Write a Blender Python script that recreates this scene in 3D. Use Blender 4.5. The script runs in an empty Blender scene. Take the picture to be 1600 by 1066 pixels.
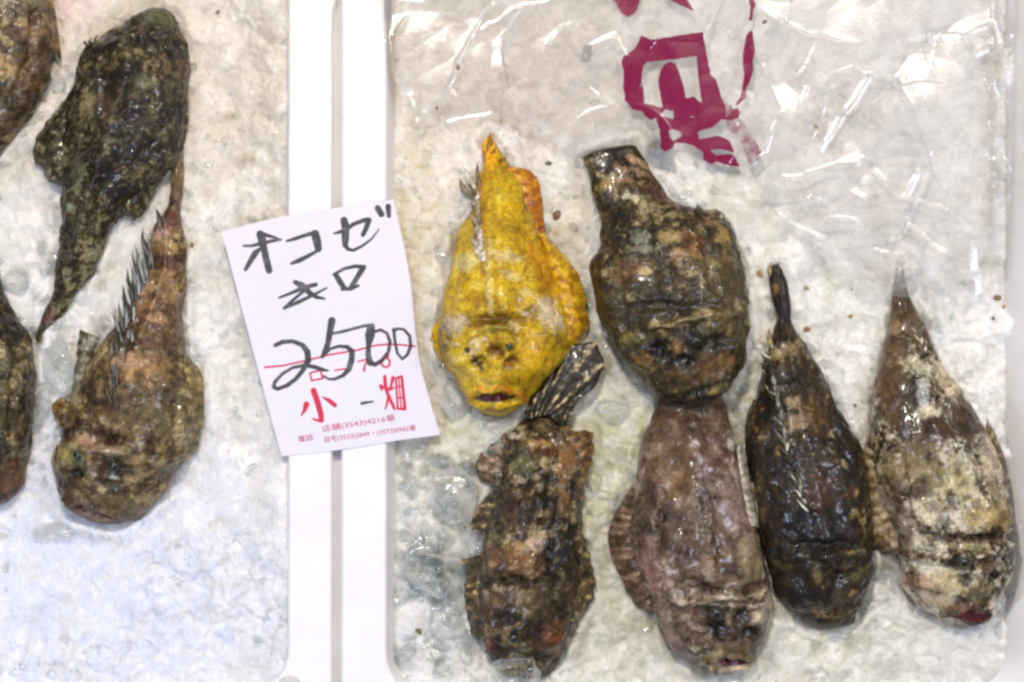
import bpy, math
import numpy as np

# ------------------------------------------------------------------ camera, light, exposure
S = 0.0004            # metres per unit (one unit = one pixel of the 1600 px wide photograph at table height)
CAMD = 3750.0         # camera height in units (1.5 m)
sc = bpy.context.scene
COL = sc.collection
cam_d = bpy.data.cameras.new('camera')
cam_d.sensor_width = 36.0
cam_d.lens = 36.0 * CAMD / 1600.0
cam_d.clip_start = 0.05
cam_d.clip_end = 50
cam = bpy.data.objects.new('camera', cam_d)
cam.location = (0, 0, CAMD * S)
COL.objects.link(cam)
sc.camera = cam

world = bpy.data.worlds.new('World')
sc.world = world
world.use_nodes = True
bg = world.node_tree.nodes['Background']
bg.inputs['Color'].default_value = (1.0, 0.93, 0.88, 1)
bg.inputs['Strength'].default_value = 0.22

def area(name, loc, target, size, power, color, shape='DISK'):
    d = bpy.data.lights.new(name, 'AREA')
    d.shape = shape
    d.size = size
    d.energy = power
    d.color = color
    o = bpy.data.objects.new(name, d)
    o.location = loc
    v = np.array(target, float) - np.array(loc, float)
    import mathutils
    o.rotation_euler = mathutils.Vector(v).to_track_quat('-Z', 'Y').to_euler()
    COL.objects.link(o)
    return o
area('stall_lamp', (-0.12, 0.62, 1.15), (0.0, 0.03, 0), 0.10, 11.4, (1.0, 0.905, 0.79))
area('stall_lamp', (0.42, 0.50, 1.25), (0.1, 0.0, 0), 0.06, 3.2, (1.0, 0.93, 0.80))
area('cool_lamp', (-0.42, -0.34, 0.62), (-0.26, -0.19, 0), 0.22, 2.7, (0.66, 0.76, 1.0))
area('cool_lamp', (-0.55, 0.55, 1.5), (-0.1, 0.1, 0), 0.05, 3.4, (0.45, 0.62, 1.0))
area('cool_lamp', (0.56, 0.02, 0.62), (0.33, 0.0, 0), 0.22, 2.6, (0.68, 0.78, 1.0))

sc.view_settings.view_transform = 'Standard'
sc.view_settings.look = 'None'
sc.view_settings.exposure = 0.0
sc.view_settings.gamma = 1.0
sc.render.engine = 'CYCLES'
sc.cycles.filter_width = 2.7
sc.cycles.max_bounces = 10
sc.cycles.transparent_max_bounces = 48
sc.cycles.transmission_bounces = 8
sc.cycles.caustics_refractive = False
sc.cycles.caustics_reflective = False
sc.cycles.use_denoising = True
sc.cycles.sample_clamp_indirect = 2.0

# ------------------------------------------------------------------ numpy helpers
_r = np.random.RandomState(7)
PERM = np.concatenate([_r.permutation(256)] * 3)
RV = _r.rand(256)

def vnoise(x, y, z=0.0, seed=0):
    x, y, z = np.broadcast_arrays(np.asarray(x, float) + seed * 17.3, np.asarray(y, float) + seed * 5.7, np.asarray(z, float) + seed * 3.1)
    xi = np.floor(x).astype(int); yi = np.floor(y).astype(int); zi = np.floor(z).astype(int)
    xf = x - xi; yf = y - yi; zf = z - zi
    xf = xf * xf * xf * (xf * (xf * 6 - 15) + 10); yf = yf * yf * yf * (yf * (yf * 6 - 15) + 10); zf = zf * zf * zf * (zf * (zf * 6 - 15) + 10)
    def h(i, j, k):
        return RV[PERM[PERM[PERM[(xi + i) & 255] + ((yi + j) & 255)] + ((zi + k) & 255)]]
    a = h(0,0,0) * (1-xf) + h(1,0,0) * xf
    b = h(0,1,0) * (1-xf) + h(1,1,0) * xf
    c = h(0,0,1) * (1-xf) + h(1,0,1) * xf
    d = h(0,1,1) * (1-xf) + h(1,1,1) * xf
    return ((a * (1-yf) + b * yf) * (1-zf) + (c * (1-yf) + d * yf) * zf) * 2 - 1

def fbm(x, y, z=0.0, octv=4, seed=0, gain=0.5):
    s = 0; a = 1; t = 0; f = 1
    for i in range(octv):
        s = s + a * vnoise(x * f, y * f, np.asarray(z) * f, seed + i * 3)
        t += a; a *= gain; f *= 2.03
    return s / t

def sstep(a, b, x):
    t = np.clip((x - a) / (b - a), 0, 1)
    return t * t * (3 - 2 * t)

def lin(c):
    c = np.asarray(c, float) / 255.0
    return np.where(c <= 0.04045, c / 12.92, ((c + 0.055) / 1.055) ** 2.4)

def W(P, nom=0.0):
    """units (x right, y down, z up) -> metres"""
    P = np.asarray(P, float)
    k = 1.0 - nom / CAMD
    out = np.empty_like(P)
    out[..., 0] = (P[..., 0] - 800.0) * k * S
    out[..., 1] = (533.0 - P[..., 1]) * k * S
    out[..., 2] = P[..., 2] * S
    return out

def seg_dist(x, y, pts):
    """distance to a polyline and the parameter 0..1 along it"""
    best = np.full(x.shape, 1e9); par = np.zeros(x.shape)
    pts = np.asarray(pts, float); n = len(pts) - 1
    for i in range(n):
        ax, ay = pts[i][:2]; bx, by = pts[i+1][:2]
        dx, dy = bx-ax, by-ay
        t = np.clip(((x-ax)*dx + (y-ay)*dy) / (dx*dx + dy*dy + 1e-9), 0, 1)
        d = np.hypot(x-ax-t*dx, y-ay-t*dy)
        m = d < best
        best = np.where(m, d, best); par = np.where(m, (i+t)/n, par)
    return best, par

def stroke_sdf(x, y, pts):
    """signed distance to a brush stroke with its own radius at every point"""
    best = np.full(x.shape, 1e9)
    for i in range(len(pts)-1):
        ax, ay, ra = pts[i]; bx, by, rb = pts[i+1]
        dx, dy = bx-ax, by-ay
        t = np.clip(((x-ax)*dx + (y-ay)*dy) / (dx*dx + dy*dy + 1e-9), 0, 1)
        d = np.hypot(x-ax-t*dx, y-ay-t*dy) - (ra + (rb-ra)*t)
        best = np.minimum(best, d)
    return best

def poly_sdf(x, y, poly):
    poly = np.asarray(poly, float); n = len(poly)
    inside = np.zeros(x.shape, bool)
    d, _ = seg_dist(x, y, np.vstack([poly, poly[:1]]))
    for i in range(n):
        x1, y1 = poly[i]; x2, y2 = poly[(i+1) % n]
        if y1 == y2: continue
        c = ((y1 > y) != (y2 > y)) & (x < (x2-x1)*(y-y1)/(y2-y1)+x1)
        inside ^= c
    return np.where(inside, -d, d)

def spline(pts, n):
    """Catmull-Rom through rows of pts at n equal steps of chord length"""
    P = np.asarray(pts, float)
    d = np.hypot(np.diff(P[:,0]), np.diff(P[:,1])) if P.shape[1] < 4 else np.hypot(np.diff((P[:,0]+P[:,2])/2), np.diff((P[:,1]+P[:,3])/2))
    s = np.concatenate([[0], np.cumsum(np.maximum(d, 1e-3))])
    t = np.linspace(0, s[-1], n)
    i = np.clip(np.searchsorted(s, t, side='right')-1, 0, len(P)-2)
    h = s[i+1]-s[i]; f = ((t-s[i])/h)[:,None]
    m = np.gradient(P, s, axis=0)
    h = h[:,None]
    return (2*f**3-3*f**2+1)*P[i] + (f**3-2*f**2+f)*h*m[i] + (-2*f**3+3*f**2)*P[i+1] + (f**3-f**2)*h*m[i+1]

# ------------------------------------------------------------------ object helpers
def mesh_np(name, V, F, mat, parent=None, cols=None, attrs=None, smooth=True):
    V = np.asarray(V, np.float32).reshape(-1, 3); F = np.asarray(F, np.int32)
    k = F.shape[1]
    me = bpy.data.meshes.new(name)
    me.vertices.add(len(V)); me.vertices.foreach_set('co', V.ravel())
    me.loops.add(F.size); me.loops.foreach_set('vertex_index', F.ravel())
    me.polygons.add(len(F))
    me.polygons.foreach_set('loop_start', np.arange(0, F.size, k, dtype=np.int32))
    me.polygons.foreach_set('loop_total', np.full(len(F), k, np.int32))
    me.polygons.foreach_set('use_smooth', np.full(len(F), smooth))
    me.update(calc_edges=True)
    if cols is not None:
        a = me.color_attributes.new('skin', 'FLOAT_COLOR', 'POINT')
        c = np.ones((len(V), 4), np.float32); c[:, :3] = np.asarray(cols).reshape(-1, 3)
        a.data.foreach_set('color', c.ravel())
    for kx, v in (attrs or {}).items():
        a = me.attributes.new(kx, 'FLOAT', 'POINT')
        a.data.foreach_set('value', np.asarray(v, np.float32).ravel())
    me.materials.append(mat)
    o = bpy.data.objects.new(name, me)
    COL.objects.link(o)
    if parent is not None:
        o.parent = parent
    return o

def grid_faces(nu, nv, wrap=False):
    i = np.arange(nu-1)[:, None]; j = np.arange(nv if wrap else nv-1)[None, :]
    a = i*nv+j; b = i*nv+(j+1) % nv
    return np.stack([a, b, b+nv, a+nv], -1).reshape(-1, 4)

def tag(o, label=None, cat=None, group=None, kind=None):
    if label: o['label'] = label
    if cat: o['category'] = cat
    if group: o['group'] = group
    if kind: o['kind'] = kind
    return o

def empty(name, loc):
    o = bpy.data.objects.new(name, None)
    o.empty_display_size = 0.01
    o.location = loc
    COL.objects.link(o)
    return o

def adopt(child, parent):
    """parts are built in world coordinates; keep them there under their thing"""
    child.parent = parent
    child.matrix_parent_inverse.identity()
    L = parent.location
    p = parent.parent
    if p is not None:
        L = L + p.location
    if child.type == 'MESH':
        me = child.data
        n = len(me.vertices); c = np.empty(n*3, np.float32); me.vertices.foreach_get('co', c)
        c = c.reshape(-1, 3) - np.array(L, np.float32)
        me.vertices.foreach_set('co', c.ravel()); me.update()
    return child

# ------------------------------------------------------------------ materials
def new_mat(name):
    m = bpy.data.materials.new(name); m.use_nodes = True
    nt = m.node_tree
    b = nt.nodes['Principled BSDF']
    return m, nt, b

def N(nt, typ, **kw):
    n = nt.nodes.new(typ)
    for k, v in kw.items():
        if k.startswith('i_'):
            n.inputs[k[2:].replace('_', ' ')].default_value = v
        else:
            setattr(n, k, v)
    return n

def coords(nt):
    g = N(nt, 'ShaderNodeNewGeometry')
    return g.outputs['Position']

def noise_n(nt, scale, detail=3, rough=0.55, vec=None):
    n = N(nt, 'ShaderNodeTexNoise')
    n.inputs['Scale'].default_value = scale
    n.inputs['Detail'].default_value = detail
    n.inputs['Roughness'].default_value = rough
    nt.links.new(vec if vec is not None else coords(nt), n.inputs['Vector'])
    return n.outputs['Fac']

def ramp(nt, fac, a, b, ca=(0,0,0,1), cb=(1,1,1,1)):
    r = N(nt, 'ShaderNodeValToRGB')
    r.color_ramp.elements[0].position = a; r.color_ramp.elements[0].color = ca
    r.color_ramp.elements[1].position = b; r.color_ramp.elements[1].color = cb
    nt.links.new(fac, r.inputs['Fac'])
    return r.outputs['Color']

def bump(nt, fac, strength, dist, prev=None):
    b = N(nt, 'ShaderNodeBump')
    b.inputs['Strength'].default_value = strength
    b.inputs['Distance'].default_value = dist
    nt.links.new(fac, b.inputs['Height'])
    if prev is not None: nt.links.new(prev, b.inputs['Normal'])
    return b.outputs['Normal']

def mixc(nt, fac, a, b, mode='MIX'):
    m = N(nt, 'ShaderNodeMix', data_type='RGBA', blend_type=mode)
    for s, v in ((0, fac), (6, a), (7, b)):
        if hasattr(v, 'links'): nt.links.new(v, m.inputs[s])
        else: m.inputs[s].default_value = v
    return m.outputs[2]

def skin_mat(name, rough=0.34, coat=0.5, grain=0.25):
    m, nt, b = new_mat(name)
    vc = N(nt, 'ShaderNodeVertexColor'); vc.layer_name = 'skin'
    n1 = noise_n(nt, 900, 3)
    n2 = noise_n(nt, 260, 4)
    c = mixc(nt, grain, vc.outputs['Color'], ramp(nt, n1, 0.3, 0.7, (0.35,0.35,0.35,1), (1.9,1.9,1.9,1)), 'MULTIPLY')
    nt.links.new(c, b.inputs['Base Color'])
    r = N(nt, 'ShaderNodeMapRange'); r.inputs['To Min'].default_value = rough-0.26; r.inputs['To Max'].default_value = rough+0.25
    r.inputs['From Min'].default_value = 0.3; r.inputs['From Max'].default_value = 0.7
    nt.links.new(n2, r.inputs['Value']); nt.links.new(r.outputs['Result'], b.inputs['Roughness'])
    nrm = bump(nt, n2, 0.25, 0.001)
    nrm = bump(nt, n1, 0.22, 0.0004, nrm)
    nt.links.new(nrm, b.inputs['Normal'])
    b.inputs['Coat Weight'].default_value = coat
    b.inputs['Coat Roughness'].default_value = 0.10
    b.inputs['Specular IOR Level'].default_value = 0.36
    b.inputs['Subsurface Weight'].default_value = 0.06
    b.inputs['Subsurface Radius'].default_value = (1.0, 0.5, 0.3)
    b.inputs['Subsurface Scale'].default_value = 0.002
    return m

M = {}
M['skin'] = skin_mat('wet_skin', 0.50, 0.27)
M['fin'] = skin_mat('wet_fin', 0.5, 0.15, 0.35)

def plain(name, col, rough=0.4, coat=0.0, bumpy=None):
    m, nt, b = new_mat(name)
    n = noise_n(nt, 500, 3)
    c = mixc(nt, 0.3, (*lin(col), 1), ramp(nt, n, 0.3, 0.7, (0.6,0.6,0.6,1), (1.4,1.4,1.4,1)), 'MULTIPLY')
    nt.links.new(c, b.inputs['Base Color'])
    b.inputs['Roughness'].default_value = rough
    b.inputs['Coat Weight'].default_value = coat
    if bumpy: nt.links.new(bump(nt, n, bumpy, 0.001), b.inputs['Normal'])
    return m
M['mouth'] = plain('mouth_flesh', (88, 14, 18), 0.35, 0.3, 0.5)
M['dark_mouth'] = plain('dark_mouth_flesh', (26, 14, 8), 0.35, 0.3, 0.5)

# ice bed
m, nt, b = new_mat('crushed_ice')
vc = N(nt, 'ShaderNodeVertexColor'); vc.layer_name = 'skin'
n1 = noise_n(nt, 60, 5, 0.6); n2 = noise_n(nt, 420, 4, 0.6); n3 = noise_n(nt, 25, 3)
c = mixc(nt, 0.38, vc.outputs['Color'], ramp(nt, n1, 0.32, 0.68, (0.72,0.73,0.70,1), (1.12,1.12,1.14,1)), 'MULTIPLY')
c = mixc(nt, 0.5, c, ramp(nt, n2, 0.35, 0.7, (0.88,0.88,0.86,1), (1.10,1.10,1.12,1)), 'MULTIPLY')
nt.links.new(c, b.inputs['Base Color'])
r = N(nt, 'ShaderNodeMapRange'); r.inputs['From Min'].default_value = 0.35; r.inputs['From Max'].default_value = 0.65
r.inputs['To Min'].default_value = 0.06; r.inputs['To Max'].default_value = 0.3
nt.links.new(n1, r.inputs['Value']); nt.links.new(r.outputs['Result'], b.inputs['Roughness'])
nrm = bump(nt, n1, 0.5, 0.004); nrm = bump(nt, n2, 0.5, 0.0012, nrm)
nt.links.new(nrm, b.inputs['Normal'])
b.inputs['Subsurface Weight'].default_value = 0.6
b.inputs['Subsurface Radius'].default_value = (0.95, 1.0, 1.0)
b.inputs['Subsurface Scale'].default_value = 0.006
b.inputs['IOR'].default_value = 1.33
b.inputs['Coat Weight'].default_value = 0.55; b.inputs['Coat Roughness'].default_value = 0.06
nt.links.new(bump(nt, noise_n(nt, 330, 3), 0.8, 0.0025, nrm), b.inputs['Coat Normal'])
M['ice'] = m

def clear_ice(name, rough, clear, milk=(0.72, 0.72, 0.68), edge=0.35):
    """clear ice: see-through body, bright refracting edges put in as milky colour, wet gloss on top"""
    m, nt, b = new_mat(name)
    out = nt.nodes['Material Output']
    n = noise_n(nt, 220, 3); n2 = noise_n(nt, 110, 4)
    nb = bump(nt, n, 0.35, 0.001); nb = bump(nt, n2, 0.4, 0.002, nb)
    b.inputs['Base Color'].default_value = (*milk, 1)
    b.inputs['Roughness'].default_value = 0.25
    b.inputs['Subsurface Weight'].default_value = 0.5
    b.inputs['Subsurface Scale'].default_value = 0.004
    nt.links.new(nb, b.inputs['Normal'])
    tp = N(nt, 'ShaderNodeBsdfTransparent'); tp.inputs['Color'].default_value = (0.97, 0.98, 0.97, 1)
    rf = N(nt, 'ShaderNodeBsdfRefraction'); rf.inputs['IOR'].default_value = 1.18; rf.inputs['Roughness'].default_value = 0.05; nt.links.new(nb, rf.inputs['Normal'])
    tr = N(nt, 'ShaderNodeMixShader'); tr.inputs[0].default_value = 0.18; nt.links.new(tp.outputs[0], tr.inputs[1]); nt.links.new(rf.outputs[0], tr.inputs[2])
    lw = N(nt, 'ShaderNodeLayerWeight'); lw.inputs['Blend'].default_value = 0.35; nt.links.new(nb, lw.inputs['Normal'])
    a = N(nt, 'ShaderNodeMath', operation='MULTIPLY_ADD'); nt.links.new(lw.outputs['Facing'], a.inputs[0]); a.inputs[1].default_value = edge; a.inputs[2].default_value = max(0.0, 1-clear-0.12)
    cr = ramp(nt, noise_n(nt, 150, 5, 0.7), 0.50, 0.64, (0,0,0,1), (0.16,0.16,0.16,1))
    a2 = N(nt, 'ShaderNodeMath', operation='ADD'); a2.use_clamp = True; nt.links.new(a.outputs[0], a2.inputs[0]); nt.links.new(cr, a2.inputs[1])
    m1 = N(nt, 'ShaderNodeMixShader'); nt.links.new(a2.outputs[0], m1.inputs[0]); nt.links.new(tr.outputs[0], m1.inputs[1]); nt.links.new(b.outputs[0], m1.inputs[2])
    gl = N(nt, 'ShaderNodeBsdfGlossy'); gl.inputs['Roughness'].default_value = rough; nt.links.new(nb, gl.inputs['Normal'])
    fr = N(nt, 'ShaderNodeFresnel'); fr.inputs['IOR'].default_value = 1.5; nt.links.new(nb, fr.inputs['Normal'])
    ge = N(nt, 'ShaderNodeNewGeometry'); iv = N(nt, 'ShaderNodeMath', operation='SUBTRACT'); iv.inputs[0].default_value = 1; nt.links.new(ge.outputs['Backfacing'], iv.inputs[1])
    ff = N(nt, 'ShaderNodeMath', operation='MULTIPLY'); nt.links.new(fr.outputs[0], ff.inputs[0]); nt.links.new(iv.outputs[0], ff.inputs[1])
    m2 = N(nt, 'ShaderNodeMixShader'); nt.links.new(ff.outputs[0], m2.inputs[0]); nt.links.new(m1.outputs[0], m2.inputs[1]); nt.links.new(gl.outputs[0], m2.inputs[2])
    nt.links.new(m2.outputs[0], out.inputs['Surface'])
    return m
M['chip'] = clear_ice('ice_chip', 0.05, 0.90, (0.95,0.95,0.93))
M['cube'] = clear_ice('clear_ice', 0.05, 0.95, (0.92,0.92,0.90), 0.75)

# polystyrene foam
m, nt, b = new_mat('polystyrene_foam')
v = N(nt, 'ShaderNodeTexVoronoi'); v.inputs['Scale'].default_value = 420
nt.links.new(coords(nt), v.inputs['Vector'])
n1 = noise_n(nt, 30, 4)
c = mixc(nt, 0.5, (0.79, 0.765, 0.755, 1), ramp(nt, n1, 0.3, 0.75, (0.9,0.88,0.86,1), (1.04,1.04,1.05,1)), 'MULTIPLY')
nt.links.new(c, b.inputs['Base Color'])
b.inputs['Roughness'].default_value = 0.55
b.inputs['Specular IOR Level'].default_value = 0.3
nrm = bump(nt, v.outputs['Distance'], 0.12, 0.0006); nrm = bump(nt, n1, 0.2, 0.002, nrm)
nt.links.new(nrm, b.inputs['Normal'])
b.inputs['Subsurface Weight'].default_value = 0.25
b.inputs['Subsurface Scale'].default_value = 0.004
M['foam'] = m
M['dent'] = plain('foam_dent', (196, 190, 184), 0.6, 0, 0.3)
M['table'] = plain('counter_metal', (96, 98, 100), 0.45, 0, 0.2)

# ------------------------------------------------------------------ ice surface function
def cells(x, y, s, seed, tilt=0.55, dome=0.9, ids=False):
    cx = np.floor(x/s).astype(int); cy = np.floor(y/s).astype(int)
    best = np.full(x.shape, -1e9); pid = np.zeros(x.shape)
    for i in (-1, 0, 1):
        for j in (-1, 0, 1):
            a = (cx+i+seed*31) & 255; bb = (cy+j+seed*57) & 255
            k = PERM[a]+bb
            h1 = RV[PERM[k]]; h2 = RV[PERM[k+1]]; h3 = RV[PERM[k+7]]; h4 = RV[PERM[k+13]]; h5 = RV[PERM[k+29]]
            px = (cx+i+0.15+0.7*h1)*s; py = (cy+j+0.15+0.7*h2)*s
            dx = (x-px)/s; dy = (y-py)/s
            z = (h3*0.5) + (h4-0.5)*2*tilt*dx + (h5-0.5)*2*tilt*dy - dome*(dx*dx+dy*dy)
            pid = np.where(z > best, h5, pid); best = np.maximum(best, z)
    return (best, pid) if ids else best

def ice_z(x, y):
    x = np.asarray(x, float); y = np.asarray(y, float)
    wx = x + 7*vnoise(x/22, y/22, 0, 3); wy = y + 7*vnoise(x/22, y/22, 0, 9)
    rough = sstep(-0.35, 0.45, vnoise(x/170, y/170, 0, 21))
    z = 9*fbm(x/150, y/150, 0, 3, 5)
    z = z + (7+10*rough)*cells(wx, wy, 46, 2) + (2.2+4.0*rough)*cells(wx, wy, 17, 5) + (0.8+2.2*rough)*cells(wx, wy, 7.5, 7, 0.9)
    return z - 8

def ice_col(x, y):
    base = lin((225, 220, 212))
    c = np.ones(x.shape+(3,))*base
    def patch(px, py, rx, ry, rgb, s):
        nonlocal c
        d = ((x-px)/rx)**2+((y-py)/ry)**2
        w = np.exp(-d)*s*(0.6+0.8*sstep(-0.4, 0.4, fbm(x/14, y/14, 0, 3, 31)))
        w = np.clip(w, 0, 1)[..., None]
        c = c*(1-w)+lin(rgb)*w
    wx = x + 7*vnoise(x/22, y/22, 0, 3); wy = y + 7*vnoise(x/22, y/22, 0, 9)
    g = (cells(wx, wy, 42, 2, ids=True)[1]-0.5)*0.14+(cells(wx, wy, 15, 5, ids=True)[1]-0.5)*0.17+(cells(wx, wy, 7.5, 7, 0.9, ids=True)[1]-0.5)*0.12
    c = c*(1+g)[..., None]
    t = sstep(0.05, 0.5, fbm(x/60, y/60, 0, 4, 44))[..., None]
    c = c*(1-0.35*t)+lin((182, 172, 138))*0.35*t
    t = sstep(0.1, 0.5, fbm(x/45, y/45, 0, 4, 54))[..., None]
    c = c*(1-0.4*t)+lin((216, 218, 220))*0.4*t
    patch(835, 150, 20, 26, (196, 140, 130), 0.5)
    patch(100, 0, 46, 40, (230, 172, 176), 0.6)
    patch(235, 150, 170, 120, (214, 184, 162), 0.35)
    patch(800, 120, 190, 130, (222, 200, 180), 0.5)
    patch(660, 320, 40, 80, (206, 180, 148), 0.5)
    patch(880, 360, 40, 60, (188, 174, 140), 0.5)
    patch(970, 780, 330, 290, (194, 188, 156), 0.75)  # broad olive cast of the mixed light, put into the ice colour
    patch(150, 60, 300, 200, (214, 200, 180), 0.5)
    patch(640, 400, 80, 260, (206, 194, 164), 0.5)
    patch(150, 930, 420, 240, (214, 216, 232), 0.6)  # bluish wash of cool light, put into the ice colour
    patch(340, 240, 120, 160, (200, 190, 168), 0.4)
    patch(940, 690, 50, 60, (166, 160, 122), 0.5)
    patch(940, 930, 60, 110, (184, 178, 150), 0.5)
    patch(700, 690, 60, 60, (170, 162, 122), 0.5)
    patch(1150, 640, 30, 40, (150, 140, 96), 0.5)
    patch(1300, 1000, 200, 70, (196, 190, 160), 0.4)
    for (px, py, rx, ry) in ((388, 250, 14, 8), (360, 180, 12, 6), (300, 380, 9, 6), (655, 235, 9, 6), (660, 260, 12, 5), (870, 365, 12, 7), (640, 890, 10, 8), (320, 310, 8, 12), (1330, 720, 9, 6)):
        patch(px, py, rx, ry, (160, 138, 80), 0.5)
    return c

def ice_bed(name, x0, x1, y0, y1, step, label, skirt):
    nx = int((x1-x0)/step)+1; ny = int((y1-y0)/step)+1
    X, Y = np.meshgrid(np.linspace(x0, x1, nx), np.linspace(y0, y1, ny))
    Z = ice_z(X, Y) + skirt(X, Y)
    V = W(np.stack([X, Y, Z], -1))
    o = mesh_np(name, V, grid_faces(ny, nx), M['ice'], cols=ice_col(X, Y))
    return tag(o, label, 'ice', kind='stuff')

RIM = 26.0   # height of the foam rims over the mean ice level
def skirtL(X, Y):
    return 14*sstep(380, 452, X) * 1.0 + 10*sstep(700, 1000, Y)
def skirtR(X, Y):
    return -4*sstep(640, 600, X) + 4*sstep(900, 1060, Y)
# ------------------------------------------------------------------ foam boxes
def rloop(x0, y0, x1, y1, r, n=10, m=60):
    P = []
    for (cx, cy, a0) in ((x1-r, y0+r, -90), (x1-r, y1-r, 0), (x0+r, y1-r, 90), (x0+r, y0+r, 180)):
        arc = [(cx+r*math.cos(math.radians(a0+90*i/n)), cy+r*math.sin(math.radians(a0+90*i/n))) for i in range(n+1)]
        P.append(arc)
    out = []
    for k in range(4):
        out += P[k]
        a = P[k][-1]; b = P[(k+1) % 4][0]
        out += [(a[0]+(b[0]-a[0])*t/m, a[1]+(b[1]-a[1])*t/m) for t in range(1, m)]
    return np.array(out)

def foam_box(ix0, iy0, ix1, iy1, ox0, oy0, ox1, oy1, ri, ro, label, warp, marks):
    L = []
    def add(x0, y0, x1, y1, r, z, outer):
        p = rloop(x0, y0, x1, y1, max(r, 3))
        if outer: p = warp(p)
        p = p + 0.5*np.stack([vnoise(p[:,0]/40, p[:,1]/40, z/30, 61), vnoise(p[:,0]/40, p[:,1]/40, z/30, 67)], -1)
        L.append(np.column_stack([p, np.full(len(p), z)]))
    add(ix0+40, iy0+40, ix1-14, iy1-40, ri-20, -120, 0)
    add(ix0+8, iy0+8, ix1-(5 if ix1 < 1000 else 58), iy1-8, ri-6, 0, 0)
    for d, z in ((0, RIM-6), (-1.0, RIM-2.6), (-3.4, RIM-0.5), (-6, RIM)):
        add(ix0+d, iy0+d, ix1-d, iy1-d, ri-d, z, 0)
    add((ix0+ox0)/2, (iy0+oy0)/2, (ix1+ox1)/2, (iy1+oy1)/2, (ri+ro)/2, RIM+0.4, 0)
    for d, z in ((5, RIM), (2.2, RIM-0.8), (0.6, RIM-3), (0, RIM-7), (0, RIM-24), (-4.6, RIM-27), (-4.7, -120), (6, -380)):
        add(ox0+d, oy0+d, ox1-d, oy1-d, ro-d, z, d > -4)
    n = len(L[0])
    V = W(np.concatenate(L))
    F = grid_faces(len(L), n, True)[:, ::-1]
    o = mesh_np('foam_box', V, F, M['foam'])
    tag(o, label, 'box', 'white foam boxes of fish')
    for (mx, my, mr) in marks:
        rr = [0.2, mr*0.6, mr, mr+2]; zz = [RIM+1.6, RIM+1.6, RIM+1.4, RIM-1]
        a = np.linspace(0, 2*np.pi, 33)[:-1]
        V = np.concatenate([np.column_stack([mx+q*np.cos(a), my+q*np.sin(a), np.full(32, z)]) for q, z in zip(rr, zz)])
        mesh_np('rim_boss', W(V), grid_faces(4, 32, True), M['dent'], o)
    return o

def warpL(p):
    q = p.copy()
    m = q[:, 0] > 480
    q[m, 0] -= 8*sstep(-6, 28, q[m, 1])
    return q
foam_box(-680, -160, 452, 1074, -760, -240, 529, 1150, 60, 40,
         'white foam box of ice left of the gap', warpL, [(455, 1072, 19), (300, 1105, 12)])
foam_box(606, -280, 1630, 1088, 535, -360, 1710, 1166, 72, 60,
         'white foam box of ice right of the gap, holding the yellow fish', lambda p: p, [(601, 1080, 16)])
# the surface under the boxes
V = W([(-4000, -3000, -382), (5600, -3000, -382), (5600, 4000, -382), (-4000, 4000, -382)])
o = mesh_np('counter', V, [[3, 2, 1, 0]], M['table'], smooth=False); tag(o, kind='structure')

# ------------------------------------------------------------------ fish
def ell(x, y, px, py, rx, ry, rot):
    a = math.radians(rot); c, s = math.cos(a), math.sin(a)
    dx = x-px; dy = y-py
    u = (dx*c+dy*s)/rx; v = (-dx*s+dy*c)/ry
    return np.hypot(u, v)

def palette(n, stops):
    """n 0..1 -> colour through (pos, rgb) stops"""
    pos = [s[0] for s in stops]; C = np.array([lin(s[1]) for s in stops])
    return np.stack([np.interp(n, pos, C[:, k]) for k in range(3)], -1)

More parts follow.
